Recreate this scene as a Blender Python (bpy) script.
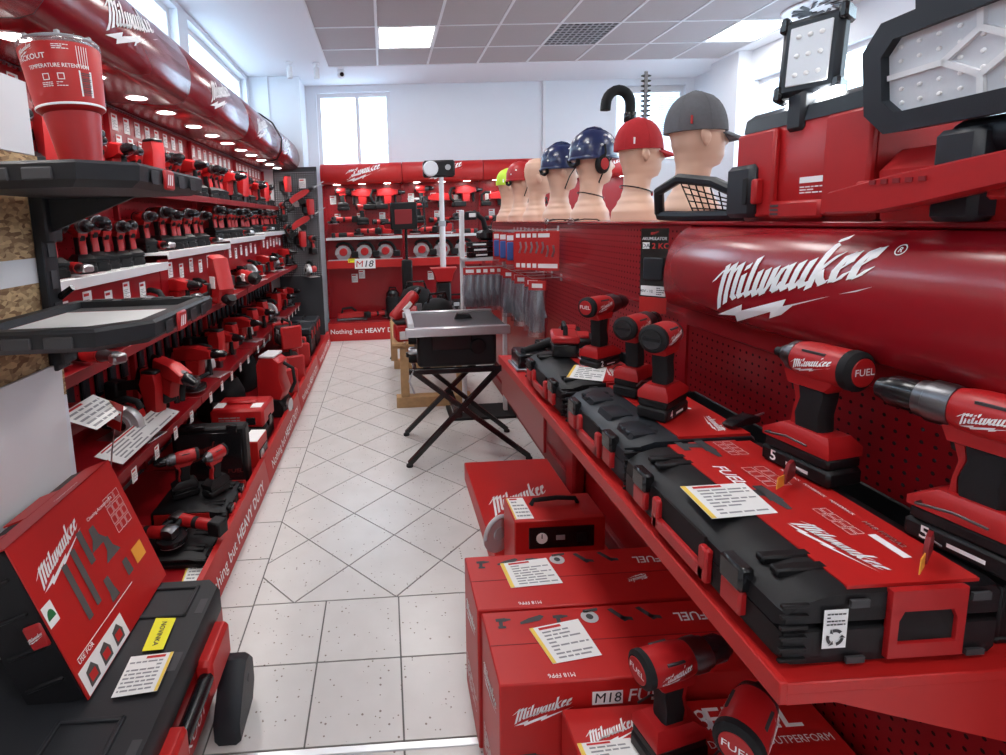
import bpy, bmesh, math, random
from mathutils import Vector, Matrix, Euler

for _o in list(bpy.data.objects):
    bpy.data.objects.remove(_o, do_unlink=True)
scene = bpy.context.scene
COL = scene.collection
PI = math.pi
rad = math.radians
rng = random.Random(11)

# ------------------------------------------------------------------ camera
F_PX, PITCH, YAW, ROLL = 510.78, .134, .038, -.033
PPX, PPY, CAM_H = 405.9, 289.7, 1.554
_fw = Vector((math.sin(YAW) * math.cos(PITCH), math.cos(YAW) * math.cos(PITCH), -math.sin(PITCH)))
_ri = Vector((math.cos(YAW), -math.sin(YAW), 0))
_up = _ri.cross(_fw)
_r2 = _ri * math.cos(ROLL) + _up * math.sin(ROLL)
_u2 = -_ri * math.sin(ROLL) + _up * math.cos(ROLL)
cam_data = bpy.data.cameras.new('camera')
cam_data.sensor_fit = 'HORIZONTAL'
cam_data.sensor_width = 36
cam_data.lens = F_PX / 1006 * 36
cam_data.shift_x = (503 - PPX) / 1006
cam_data.shift_y = -(377.5 - PPY) / 1006
cam_data.clip_start = .02
cam = bpy.data.objects.new('camera', cam_data)
COL.objects.link(cam)
cam.matrix_world = Matrix(((_r2.x, _u2.x, -_fw.x, 0), (_r2.y, _u2.y, -_fw.y, 0), (_r2.z, _u2.z, -_fw.z, CAM_H), (0, 0, 0, 1)))
scene.camera = cam


def pt(x, y, X=None, Y=None, Z=None):
    """world point seen at a photo pixel on the plane X=, Y= or Z="""
    d = _fw + _r2 * ((x - PPX) / F_PX) - _u2 * ((y - PPY) / F_PX)
    if X is not None:
        t = X / d.x
    elif Y is not None:
        t = Y / d.y
    else:
        t = (Z - CAM_H) / d.z
    return Vector((0, 0, CAM_H)) + d * t


# ------------------------------------------------------------------ world, exposure
world = bpy.data.worlds.new('world')
scene.world = world
world.use_nodes = True
_bg = world.node_tree.nodes['Background']
_bg.inputs['Color'].default_value = (.80, .90, 1.0, 1)
_bg.inputs['Strength'].default_value = 6.0
vs = scene.view_settings
vs.view_transform = 'Standard'
vs.look = 'None'
vs.gamma = 1
vs.use_curve_mapping = False
vs.exposure = .56
CEIL_W = 24.0        # watts per ceiling panel
SPOT_W = 6.5         # watts per downlight
WIN_W = 1.0

# ------------------------------------------------------------------ materials
MATS = {}


def mat(name, col, rough=.5, metal=0.0, var=0.0, vscale=20, bump=0.0, bscale=200, coat=0.0, emit=None, spec=.5, trans=0.0):
    m = bpy.data.materials.new(name)
    m.use_nodes = True
    nt = m.node_tree
    b = nt.nodes['Principled BSDF']
    b.inputs['Base Color'].default_value = (*col, 1)
    b.inputs['Roughness'].default_value = rough
    b.inputs['Metallic'].default_value = metal
    b.inputs['Specular IOR Level'].default_value = spec
    if coat:
        b.inputs['Coat Weight'].default_value = coat
        b.inputs['Coat Roughness'].default_value = .15
    if emit:
        b.inputs['Emission Color'].default_value = (*emit[0], 1)
        b.inputs['Emission Strength'].default_value = emit[1]
    if var or bump:
        tc = nt.nodes.new('ShaderNodeTexCoord')
    if var:
        n = nt.nodes.new('ShaderNodeTexNoise')
        n.inputs['Scale'].default_value = vscale
        n.inputs['Detail'].default_value = 4
        nt.links.new(tc.outputs['Object'], n.inputs['Vector'])
        mx = nt.nodes.new('ShaderNodeMix')
        mx.data_type = 'RGBA'
        mx.inputs['A'].default_value = (*[c * (1 - var) for c in col], 1)
        mx.inputs['B'].default_value = (*[min(1, c * (1 + var)) for c in col], 1)
        nt.links.new(n.outputs['Fac'], mx.inputs['Factor'])
        nt.links.new(mx.outputs['Result'], b.inputs['Base Color'])
    if bump:
        n2 = nt.nodes.new('ShaderNodeTexNoise')
        n2.inputs['Scale'].default_value = bscale
        nt.links.new(tc.outputs['Object'], n2.inputs['Vector'])
        bp = nt.nodes.new('ShaderNodeBump')
        bp.inputs['Strength'].default_value = bump
        bp.inputs['Distance'].default_value = .002
        nt.links.new(n2.outputs['Fac'], bp.inputs['Height'])
        nt.links.new(bp.outputs['Normal'], b.inputs['Normal'])
    MATS[name] = m
    return m


mat('red_plastic', (.43, .011, .013), .38, var=.08, vscale=30)
mat('red_paint', (.30, .006, .011), .30, var=.04, vscale=3, bump=.05, bscale=300)
mat('red_gloss', (.28, .005, .011), .26, coat=.25)
mat('red_card', (.50, .013, .012), .42, var=.05, vscale=8)
mat('canopy_red', (.20, .004, .010), .24, coat=.4)
mat('red_cloth', (.42, .012, .018), .85, var=.15, vscale=60, bump=.3, bscale=500)
mat('dark_red', (.22, .006, .010), .5)
mat('black_plastic', (.006, .006, .0075), .5, spec=.35, var=.25, vscale=60, bump=.15, bscale=700)
mat('rubber', (.010, .0105, .012), .7, spec=.3, bump=.2, bscale=900)
mat('gloss_black', (.010, .010, .012), .22)
mat('slate_plastic', (.016, .020, .026), .45, spec=.4, bump=.15, bscale=600)
mat('tray_plastic', (.016, .018, .022), .5, spec=.4, bump=.2, bscale=400)
mat('steel', (.55, .56, .58), .28, metal=1)
mat('dark_steel', (.16, .16, .17), .35, metal=1)
mat('alu', (.74, .75, .77), .35, metal=1, var=.06)
mat('silver_paint', (.62, .63, .65), .35, metal=.4)
mat('white_paint', (.80, .80, .82), .55)
mat('white_shelf', (.70, .70, .72), .4, var=.04)
mat('white_print', (.92, .92, .92), .5)
mat('paper', (.85, .85, .84), .7, var=.03, vscale=40)
mat('ink', (.05, .05, .055), .6)
mat('grey_ink', (.30, .30, .32), .6)
mat('red_ink', (.55, .02, .02), .6)
mat('dark_ink', (.09, .085, .085), .6)
mat('dim_red_ink', (.16, .012, .012), .55)
mat('yellow', (.86, .60, .10), .55)
mat('label_yellow', (.90, .85, .02), .55)
mat('orange_tag', (.85, .36, .04), .55)
mat('hivis', (.62, .90, .05), .5)
mat('navy', (.012, .022, .085), .28, coat=.2)
mat('skin_shell', (.74, .46, .33), .42, var=.03, vscale=12)
mat('grey_cloth', (.115, .115, .125), .9, var=.15, vscale=80, bump=.4, bscale=600)
mat('green_label', (.02, .16, .05), .5)
mat('blue_plastic', (.04, .10, .36), .4)
mat('sky_blue', (.15, .42, .80), .5)
mat('wood', (.50, .31, .15), .7, var=.25, vscale=25)
mat('tape', (.42, .43, .46), .6)
mat('wall_white', (.80, .83, .88), .75, var=.02, vscale=4, bump=.1, bscale=80)
mat('ceil_white', (.84, .86, .90), .8)
mat('ceil_tile', (.47, .43, .435), .85, var=.04, vscale=90, bump=.3, bscale=300)
mat('runner', (.80, .80, .82), .5)
mat('facade', (.62, .66, .72), .8, var=.04)
mat('facade_glass', (.25, .32, .40), .15)
mat('lens', (.72, .74, .78), .25, bump=.2, bscale=120)
mat('lamp_panel', (1, 1, 1), .5, emit=((1, .98, .96), 13))
mat('lamp_disc', (1, 1, 1), .5, emit=((1, .97, .93), 22))
mat('led', (1, 1, 1), .4, emit=((.95, .98, 1), 30))
mat('dark_peg', (.030, .034, .040), .5)
mat('hole', (.006, .002, .003), .9)
mat('glove_grey', (.20, .21, .24), .75, var=.3, vscale=90)


def special_materials():
    # speckled porcelain tile
    m = mat('floor_tile', (.62, .60, .59), .26)
    nt = m.node_tree
    b = nt.nodes['Principled BSDF']
    tc = nt.nodes.new('ShaderNodeTexCoord')
    geo = nt.nodes.new('ShaderNodeNewGeometry')
    vo = nt.nodes.new('ShaderNodeTexVoronoi')
    vo.inputs['Scale'].default_value = 70
    vo.inputs['Randomness'].default_value = 1
    nt.links.new(geo.outputs['Position'], vo.inputs['Vector'])
    sep = nt.nodes.new('ShaderNodeSeparateColor')
    nt.links.new(vo.outputs['Color'], sep.inputs['Color'])
    # speck radius follows the cell's own random colour, so only some cells carry one
    ma = nt.nodes.new('ShaderNodeMath')
    ma.operation = 'MULTIPLY_ADD'
    ma.inputs[1].default_value = .9
    ma.inputs[2].default_value = -.62
    nt.links.new(sep.outputs['Red'], ma.inputs[0])
    lt = nt.nodes.new('ShaderNodeMath')
    lt.operation = 'LESS_THAN'
    nt.links.new(vo.outputs['Distance'], lt.inputs[0])
    nt.links.new(ma.outputs[0], lt.inputs[1])
    nz = nt.nodes.new('ShaderNodeTexNoise')
    nz.inputs['Scale'].default_value = 9
    nz.inputs['Detail'].default_value = 6
    nt.links.new(geo.outputs['Position'], nz.inputs['Vector'])
    base = nt.nodes.new('ShaderNodeMix')
    base.data_type = 'RGBA'
    base.inputs['A'].default_value = (.60, .585, .57, 1)
    base.inputs['B'].default_value = (.70, .69, .68, 1)
    nt.links.new(nz.outputs['Fac'], base.inputs['Factor'])
    mx = nt.nodes.new('ShaderNodeMix')
    mx.data_type = 'RGBA'
    nt.links.new(base.outputs['Result'], mx.inputs['A'])
    mx.inputs['B'].default_value = (.26, .22, .20, 1)
    nt.links.new(lt.outputs[0], mx.inputs['Factor'])
    nt.links.new(mx.outputs['Result'], b.inputs['Base Color'])
    mat('grout', (.15, .145, .14), .9)
    # oriented strand board
    m = mat('osb', (.55, .36, .18), .75)
    nt = m.node_tree
    b = nt.nodes['Principled BSDF']
    tc = nt.nodes.new('ShaderNodeTexCoord')
    mp = nt.nodes.new('ShaderNodeMapping')
    mp.inputs['Scale'].default_value = (60, 45, 95)
    nt.links.new(tc.outputs['Object'], mp.inputs['Vector'])
    vo = nt.nodes.new('ShaderNodeTexVoronoi')
    vo.inputs['Scale'].default_value = 1
    nt.links.new(mp.outputs['Vector'], vo.inputs['Vector'])
    cr = nt.nodes.new('ShaderNodeValToRGB')
    cr.color_ramp.elements[0].color = (.20, .10, .045, 1)
    cr.color_ramp.elements[1].color = (.68, .47, .25, 1)
    sp = nt.nodes.new('ShaderNodeSeparateColor')
    nt.links.new(vo.outputs['Color'], sp.inputs['Color'])
    nt.links.new(sp.outputs['Green'], cr.inputs['Fac'])
    nt.links.new(cr.outputs['Color'], b.inputs['Base Color'])
    # window glass: a clear pane that lets light straight through
    m = bpy.data.materials.new('pane')
    m.use_nodes = True
    nt = m.node_tree
    nt.nodes.clear()
    out = nt.nodes.new('ShaderNodeOutputMaterial')
    tr = nt.nodes.new('ShaderNodeBsdfTransparent')
    tr.inputs['Color'].default_value = (.86, .93, .96, 1)
    gl = nt.nodes.new('ShaderNodeBsdfGlossy')
    gl.inputs['Roughness'].default_value = .05
    mx = nt.nodes.new('ShaderNodeMixShader')
    mx.inputs['Fac'].default_value = .06
    nt.links.new(tr.outputs[0], mx.inputs[1])
    nt.links.new(gl.outputs[0], mx.inputs[2])
    nt.links.new(mx.outputs[0], out.inputs['Surface'])
    MATS['pane'] = m
    # clear plastic bag
    m = bpy.data.materials.new('clear_film')
    m.use_nodes = True
    nt = m.node_tree
    nt.nodes.clear()
    out = nt.nodes.new('ShaderNodeOutputMaterial')
    tr = nt.nodes.new('ShaderNodeBsdfTransparent')
    tr.inputs['Color'].default_value = (.92, .93, .95, 1)
    gl = nt.nodes.new('ShaderNodeBsdfGlossy')
    gl.inputs['Roughness'].default_value = .22
    mx = nt.nodes.new('ShaderNodeMixShader')
    mx.inputs['Fac'].default_value = .22
    nt.links.new(tr.outputs[0], mx.inputs[1])
    nt.links.new(gl.outputs[0], mx.inputs[2])
    nt.links.new(mx.outputs[0], out.inputs['Surface'])
    MATS['clear_film'] = m


special_materials()


# ------------------------------------------------------------------ mesh helpers
class G:
    """collects simple solids into one mesh"""

    def __init__(s):
        s.v = []
        s.f = []
        s.M = Matrix.Identity(4)

    def at(s, loc=(0, 0, 0), rx=0, ry=0, rz=0, sc=1):
        s.M = Matrix.Translation(Vector(loc)) @ Euler((rx, ry, rz)).to_matrix().to_4x4() @ Matrix.Scale(sc, 4)
        return s

    def add(s, vs_, fs):
        o = len(s.v)
        M = s.M
        s.v += [tuple(M @ Vector(p)) for p in vs_]
        s.f += [tuple(i + o for i in f) for f in fs]
        return s

    def box(s, x0, x1, y0, y1, z0, z1, b=0):
        if b <= 0:
            vs_ = [(x, y, z) for x in (x0, x1) for y in (y0, y1) for z in (z0, z1)]
            return s.add(vs_, [(0, 1, 3, 2), (4, 6, 7, 5), (0, 4, 5, 1), (2, 3, 7, 6), (0, 2, 6, 4), (1, 5, 7, 3)])
        b = min(b, (x1 - x0) * .49, (y1 - y0) * .49, (z1 - z0) * .49)
        vs_ = []
        idx = {}
        for ix, x in enumerate((x0, x1)):
            for iy, y in enumerate((y0, y1)):
                for iz, z in enumerate((z0, z1)):
                    sx, sy, sz = (1 - 2 * ix), (1 - 2 * iy), (1 - 2 * iz)
                    idx[ix, iy, iz] = len(vs_)
                    vs_ += [(x, y + sy * b, z + sz * b), (x + sx * b, y, z + sz * b), (x + sx * b, y + sy * b, z)]
        q = lambda i, j, k, a: idx[i, j, k] + a
        fs = [(q(0, 0, 0, 0), q(0, 0, 1, 0), q(0, 1, 1, 0), q(0, 1, 0, 0)), (q(1, 0, 0, 0), q(1, 1, 0, 0), q(1, 1, 1, 0), q(1, 0, 1, 0)),
              (q(0, 0, 0, 1), q(1, 0, 0, 1), q(1, 0, 1, 1), q(0, 0, 1, 1)), (q(0, 1, 0, 1), q(0, 1, 1, 1), q(1, 1, 1, 1), q(1, 1, 0, 1)),
              (q(0, 0, 0, 2), q(0, 1, 0, 2), q(1, 1, 0, 2), q(1, 0, 0, 2)), (q(0, 0, 1, 2), q(1, 0, 1, 2), q(1, 1, 1, 2), q(0, 1, 1, 2))]
        for i in (0, 1):
            for j in (0, 1):
                fs.append((q(i, j, 0, 0), q(i, j, 1, 0), q(i, j, 1, 1), q(i, j, 0, 1)))
                fs.append((q(i, 0, j, 0), q(i, 1, j, 0), q(i, 1, j, 2), q(i, 0, j, 2)))
                fs.append((q(0, i, j, 1), q(1, i, j, 1), q(1, i, j, 2), q(0, i, j, 2)))
        for i in (0, 1):
            for j in (0, 1):
                for k in (0, 1):
                    fs.append((q(i, j, k, 0), q(i, j, k, 1), q(i, j, k, 2)))
        return s.add(vs_, fs)

    def prism(s, pts, y0, y1, b=0, axis='y'):
        """outline (x, z) extruded along y (or outline (y, z) along x, or (x, y) along z) with chamfered rims"""
        n = len(pts)
        if b > 0:
            area = sum(pts[i][0] * pts[(i + 1) % n][1] - pts[(i + 1) % n][0] * pts[i][1] for i in range(n))
            sg = 1 if area > 0 else -1
            ins = []
            for i in range(n):
                p0, p1, p2 = Vector(pts[i - 1]), Vector(pts[i]), Vector(pts[(i + 1) % n])
                e1, e2 = (p1 - p0).normalized(), (p2 - p1).normalized()
                n1, n2 = Vector((-e1.y, e1.x)) * sg, Vector((-e2.y, e2.x)) * sg
                m_ = n1 + n2
                m_ = m_ / max(.35, m_.length_squared) * 2 if m_.length > 1e-6 else n1
                ins.append(p1 + m_ * b * .5 * 1.0)
            lay = [(ins, y0), (pts, y0 + b), (pts, y1 - b), (ins, y1)]
        else:
            lay = [(pts, y0), (pts, y1)]
        vs_ = []
        for pp, y in lay:
            for p in pp:
                vs_.append((p[0], y, p[1]) if axis == 'y' else ((y, p[0], p[1]) if axis == 'x' else (p[0], p[1], y)))
        fs = []
        for k in range(len(lay) - 1):
            for i in range(n):
                j = (i + 1) % n
                fs.append((k * n + i, k * n + j, (k + 1) * n + j, (k + 1) * n + i))
        fs.append(tuple(range(n)))
        fs.append(tuple((len(lay) - 1) * n + i for i in range(n)))
        return s.add(vs_, fs)

    def lathe(s, prof, seg=16, axis='z', c=(0, 0, 0), sy=1.0, caps=True):
        """prof: (radius, height) list"""
        vs_ = []
        for r, h in prof:
            for k in range(seg):
                a = 2 * PI * k / seg
                u, w = r * math.cos(a), r * math.sin(a) * sy
                p = (u, w, h) if axis == 'z' else ((h, u, w) if axis == 'x' else (u, h, w))
                vs_.append((p[0] + c[0], p[1] + c[1], p[2] + c[2]))
        fs = []
        for i in range(len(prof) - 1):
            for k in range(seg):
                j = (k + 1) % seg
                fs.append((i * seg + k, i * seg + j, (i + 1) * seg + j, (i + 1) * seg + k))
        if caps and prof[0][0] > 1e-6:
            fs.append(tuple(range(seg)))
        if caps and prof[-1][0] > 1e-6:
            fs.append(tuple((len(prof) - 1) * seg + k for k in range(seg)))
        return s.add(vs_, fs)

    def tube(s, pts, r, seg=8, closed=False):
        pts = [Vector(p) for p in pts]
        n = len(pts)
        vs_ = []
        prev = None
        for i, p in enumerate(pts):
            if closed:
                t = pts[(i + 1) % n] - pts[i - 1]
            else:
                t = pts[min(i + 1, n - 1)] - pts[max(i - 1, 0)]
            t.normalize()
            if prev is None:
                a = Vector((0, 0, 1)) if abs(t.z) < .9 else Vector((1, 0, 0))
                prev = t.cross(a).normalized()
            prev = (prev - t * prev.dot(t)).normalized()
            bb = t.cross(prev)
            rr = r[i] if isinstance(r, (list, tuple)) else r
            for k in range(seg):
                a = 2 * PI * k / seg
                vs_.append(p + prev * (rr * math.cos(a)) + bb * (rr * math.sin(a)))
        fs = []
        for i in range(n if closed else n - 1):
            i2 = (i + 1) % n
            for k in range(seg):
                j = (k + 1) % seg
                fs.append((i * seg + k, i * seg + j, i2 * seg + j, i2 * seg + k))
        if not closed:
            fs.append(tuple(range(seg)))
            fs.append(tuple((n - 1) * seg + k for k in range(seg)))
        return s.add(vs_, fs)

    def cyl(s, p0, p1, r0, r1=None, seg=12):
        return s.tube([p0, p1], [r0, r0 if r1 is None else r1], seg)

    def bar(s, p0, p1, w, h):
        """rectangular bar between two points (w across, h up)"""
        p0, p1 = Vector(p0), Vector(p1)
        t = (p1 - p0).normalized()
        a = Vector((0, 0, 1)) if abs(t.z) < .95 else Vector((0, 1, 0))
        sd = t.cross(a).normalized() * (w / 2)
        u = sd.cross(t).normalized() * (h / 2)
        vs_ = [p + i * sd + j * u for p in (p0, p1) for i in (-1, 1) for j in (-1, 1)]
        return s.add(vs_, [(0, 1, 3, 2), (4, 6, 7, 5), (0, 4, 5, 1), (2, 3, 7, 6), (0, 2, 6, 4), (1, 5, 7, 3)])

    def ell(s, c, r, seg=14, rings=9, z0=-1.0, z1=1.0):
        prof = []
        a0, a1 = math.asin(z0), math.asin(z1)
        vs_ = []
        for i in range(rings + 1):
            a = a0 + (a1 - a0) * i / rings
            prof.append((math.cos(a), math.sin(a)))
        for q, h in prof:
            for k in range(seg):
                t = 2 * PI * k / seg
                vs_.append((c[0] + r[0] * q * math.cos(t), c[1] + r[1] * q * math.sin(t), c[2] + r[2] * h))
        fs = []
        for i in range(rings):
            for k in range(seg):
                j = (k + 1) % seg
                fs.append((i * seg + k, i * seg + j, (i + 1) * seg + j, (i + 1) * seg + k))
        fs.append(tuple(range(seg)))
        fs.append(tuple(rings * seg + k for k in range(seg)))
        return s.add(vs_, fs)

    def rings(s, rs, closed=True, cap=True):
        """loft of equal-length rings"""
        n = len(rs[0])
        vs_ = [p for r in rs for p in r]
        fs = []
        for i in range(len(rs) - 1):
            for k in range(n if closed else n - 1):
                j = (k + 1) % n
                fs.append((i * n + k, i * n + j, (i + 1) * n + j, (i + 1) * n + k))
        if cap and closed:
            fs.append(tuple(range(n)))
            fs.append(tuple((len(rs) - 1) * n + k for k in range(n)))
        return s.add(vs_, fs)

    def quad(s, a, b, c, d):
        return s.add([a, b, c, d], [(0, 1, 2, 3)])

    def build(s, name, material, parent=None, smooth=38, kind=None):
        me = bpy.data.meshes.new(name)
        me.from_pydata(s.v, [], s.f)
        bm = bmesh.new()
        bm.from_mesh(me)
        bmesh.ops.remove_doubles(bm, verts=bm.verts, dist=1e-5)
        bmesh.ops.recalc_face_normals(bm, faces=bm.faces)
        bm.to_mesh(me)
        bm.free()
        me.materials.append(MATS[material])
        if smooth:
            me.shade_smooth()
            me.set_sharp_from_angle(angle=rad(smooth))
        o = bpy.data.objects.new(name, me)
        COL.objects.link(o)
        if parent is not None:
            o.parent = parent
        if kind:
            o['kind'] = kind
        return o


def tag(o, label, cat, group=None):
    o['label'] = label
    o['category'] = cat
    if group:
        o['group'] = group
    return o


def struct(o, label=None):
    o['kind'] = 'structure'
    if label:
        o['label'] = label
    return o


def thing(name, label, cat, loc=(0, 0, 0), rz=0, group=None, rx=0, ry=0, sc=1):
    o = bpy.data.objects.new(name, None)
    o.empty_display_size = .05
    COL.objects.link(o)
    o.location = loc
    o.rotation_euler = (rx, ry, rz)
    o.scale = (sc, sc, sc)
    return tag(o, label, cat, group)


def copy_tree(o, parent=None):
    c = o.copy()
    COL.objects.link(c)
    if parent is not None:
        c.parent = parent
    for ch in list(o.children):
        copy_tree(ch, c)
    return c


class Proto:
    """first place() moves the built thing itself, later ones copy it with its parts"""

    def __init__(s, root):
        s.root = root
        s.used = False

    def place(s, loc, rz=0, label=None, group=None, rx=0, ry=0, sc=1):
        o = copy_tree(s.root) if s.used else s.root
        s.used = True
        o.location = loc
        o.rotation_euler = (rx, ry, rz)
        o.scale = (sc, sc, sc)
        if label:
            o['label'] = label
        if group:
            o['group'] = group
        return o


# ------------------------------------------------------------------ lettering
_FONT = {}


def text_polys(s_, bold=0.0, shear=0.0):
    """flat lettering of height about 1, left aligned at the origin: (verts2d, faces)"""
    key = (s_, bold, shear)
    if key not in _FONT:
        cu = bpy.data.curves.new('lettering', 'FONT')
        cu.body = s_
        cu.size = 1.4
        cu.resolution_u = 2
        cu.offset = bold
        cu.shear = shear
        ob = bpy.data.objects.new('lettering', cu)
        COL.objects.link(ob)
        bpy.context.view_layer.update()
        me = bpy.data.meshes.new_from_object(ob)
        vs_ = [(v.co.x, v.co.y) for v in me.vertices]
        fs = [tuple(p.vertices) for p in me.polygons]
        bpy.data.objects.remove(ob)
        bpy.data.curves.remove(cu)
        bpy.data.meshes.remove(me)
        _FONT[key] = (vs_, fs)
    return _FONT[key]


SLOPE = .30


def _script_logo():
    polys = []
    strokes = [
        [(-.42, 1.05), (.0, 1.45)], [(.10, 1.62), (.10, -.28)], [(.12, 1.18), (.42, 1.58)], [(.47, 1.6), (.47, -.10)], [(.49, 1.15), (.79, 1.52)],
        [(.84, 1.52), (.84, .18), (.98, .02)],
        [(1.18, 1.0), (1.18, .2), (1.30, .05), (1.40, .2)], [(1.22, 1.25), (1.24, 1.4)],
        [(1.58, 1.6), (1.56, .2), (1.68, .05), (1.8, .25)],
        [(1.95, 1.0), (1.93, .2), (2.05, .02), (2.22, .3)], [(2.29, 1.0), (2.27, .2), (2.39, .02), (2.58, .35), (2.62, 1.0)],
        [(3.16, .92), (2.95, .95), (2.82, .6), (2.82, .15), (2.95, .05), (3.12, .4)], [(3.2, 1.0), (3.18, .2), (3.3, .05), (3.42, .25)],
        [(3.56, 1.0), (3.54, .2), (3.66, .03), (3.86, .35)], [(3.92, 1.0), (3.90, .2), (4.02, .05), (4.12, .2)],
        [(4.28, 1.65), (4.26, -.05)], [(4.30, .45), (4.50, .75), (4.72, 1.02)], [(4.42, .5), (4.55, .2), (4.70, .02), (4.8, .12)],
        [(4.98, .42), (5.22, .62), (5.22, .92), (5.05, .92), (4.94, .5), (5.0, .08), (5.18, .06), (5.34, .28)],
        [(5.56, .42), (5.80, .62), (5.80, .92), (5.63, .92), (5.52, .5), (5.58, .08), (5.76, .06), (5.94, .28)]]
    nx, ny = .118, .045
    for st in strokes:
        for a, b in zip(st, st[1:]):
            ex, ey = b[0] - a[0], b[1] - a[1]
            L = math.hypot(ex, ey)
            ex, ey = ex / L * .03, ey / L * .03
            polys.append([(a[0] - nx - ex, a[1] - ny - ey), (a[0] + nx - ex, a[1] + ny - ey), (b[0] + nx + ex, b[1] + ny + ey), (b[0] - nx + ex, b[1] - ny + ey)])
    polys = [[(x + .22 * y, y + SLOPE * x) for x, y in p] for p in polys]
    P = [(-.14, -.70), (1.4, -.36), (1.36, -.68), (3.46, -.42), (3.34, -.74), (6.3, -.42), (2.73, -1.25), (2.8, -.93), (.965, -1.23), (.94, -.89)]
    bolt = [[P[0], P[1], P[2], P[9]], [P[9], P[2], P[8]], [P[8], P[2], P[3], P[4], P[7]], [P[7], P[4], P[6]], [P[6], P[4], P[5]]]
    polys += [[(x, y * .78 + SLOPE * x) for x, y in p] for p in bolt]
    polys = [[(x, y * .90) for x, y in p] for p in polys]
    # normalise: width 1, centred
    xs = [p[0] for q in polys for p in q]
    ys = [p[1] for q in polys for p in q]
    cx, cy, w = (min(xs) + max(xs)) / 2, (min(ys) + max(ys)) / 2, max(xs) - min(xs)
    return [[((x - cx) / w, (y - cy) / w) for x, y in p] for p in polys]


LOGO = _script_logo()


def frame(o, u, v):
    """2d -> 3d map on a plane through o with directions u (right) and v (up)"""
    o, u, v = Vector(o), Vector(u).normalized(), Vector(v).normalized()
    return lambda a, b: o + u * a + v * b


def add_logo(g, fn, w):
    for p in LOGO:
        g.add([fn(x * w, y * w) for x, y in p], [tuple(range(len(p)))])
    return g


def add_text(g, fn, s_, h, x=0, y=0, align='l', bold=.0, shear=0.0, sx=1.0):
    if 'M' in s_ and bold > 0:      # widen by a second, shifted copy instead of an outline offset
        for d in (-1, 1):
            add_text(g, fn, s_, h, x + d * bold * h * .9, y, align, 0.0, shear, sx)
        return g
    vs_, fs = text_polys(s_, bold, shear)
    if not vs_:
        return g
    w = max(p[0] for p in vs_) * h * sx
    ox = x - (w / 2 if align == 'c' else (w if align == 'r' else 0))
    g.add([fn(ox + p[0] * h * sx, y + p[1] * h) for p in vs_], fs)
    return g


def word_row(name, fn, words, h, material, parent, sx=1.0):
    """a centred line of lettering, one object per word; words = (text, boldness)"""
    ws = []
    for w_, b_ in words:
        v_, _ = text_polys(w_, b_)
        ws.append(max(p[0] for p in v_) * h * sx)
    gap = h * .42 * sx
    x = -(sum(ws) + gap * (len(ws) - 1)) / 2
    for (w_, b_), L in zip(words, ws):
        add_text(G(), fn, w_, h, x, 0, 'l', b_, 0, sx).build(name, material, parent, smooth=0)
        x += L + gap


SLOGAN = [('Nothing', .008), ('but', .008), ('HEAVY', .03), ('DUTY', .03)]


def add_rect(g, fn, x0, x1, y0, y1):
    g.add([fn(x0, y0), fn(x1, y0), fn(x1, y1), fn(x0, y1)], [(0, 1, 2, 3)])
    return g


def print_lines(g, fn, x0, x1, y0, y1, n, seed=0):
    """rows of small print too fine to read, as short bars"""
    r = random.Random(seed)
    dy = (y1 - y0) / n
    for i in range(n):
        y = y0 + dy * (i + .28)
        x = x0
        while x < x1 - .02 * (x1 - x0):
            L = (x1 - x0) * r.uniform(.12, .3)
            e = min(x + L, x1)
            if e - x > .03 * (x1 - x0):
                add_rect(g, fn, x, e, y, y + dy * .42)
            x = e + (x1 - x0) * .04
            if r.random() < .12:
                break
    return g


def flat(name, polys_fn, material, parent=None):
    g = G()
    polys_fn(g)
    return g.build(name, material, parent, smooth=0)
# ================================================================== the setting
XL, XR, YB, YN, HC = -1.60, 4.30, 7.10, -3.0, 3.37

# ---- floor: grout slab with single tiles on it
S = .30
YA = 1.946          # line where the diagonal field meets the straight rows
XB = -.599          # border joint along the left display
floor = struct(G().box(XL - .1, XR + .1, YN - .1, YB + .1, -.10, -.003).build('floor', 'grout', smooth=0))


def clip(poly, ax, val, keep_less):
    out = []
    n = len(poly)
    for i in range(n):
        a, b = poly[i], poly[(i + 1) % n]
        ia = (a[ax] <= val) == keep_less
        ib = (b[ax] <= val) == keep_less
        if ia:
            out.append(a)
        if ia != ib:
            t = (val - a[ax]) / (b[ax] - a[ax])
            out.append((a[0] + (b[0] - a[0]) * t, a[1] + (b[1] - a[1]) * t))
    return out


def tile_solid(g, poly, z0=-.004, z1=0.0):
    n = len(poly)
    g.add([(x, y, z0) for x, y in poly] + [(x, y, z1) for x, y in poly],
          [tuple(range(n, 2 * n))] + [(i, (i + 1) % n, n + (i + 1) % n, n + i) for i in range(n)])


_shared = {}


def floor_tile(poly, key=None, c=None):
    if key and key in _shared:
        o = bpy.data.objects.new('tile', _shared[key])
        COL.objects.link(o)
        o.parent = floor
        o.location = (c[0], c[1], 0)
        return
    g = G()
    if key:
        tile_solid(g, [(x - c[0], y - c[1]) for x, y in poly])
    else:
        tile_solid(g, poly)
    o = g.build('tile', 'floor_tile', floor, smooth=0)
    if key:
        _shared[key] = o.data
        o.location = (c[0], c[1], 0)


GAP = .0030
stuff_tiles = G()
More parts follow.
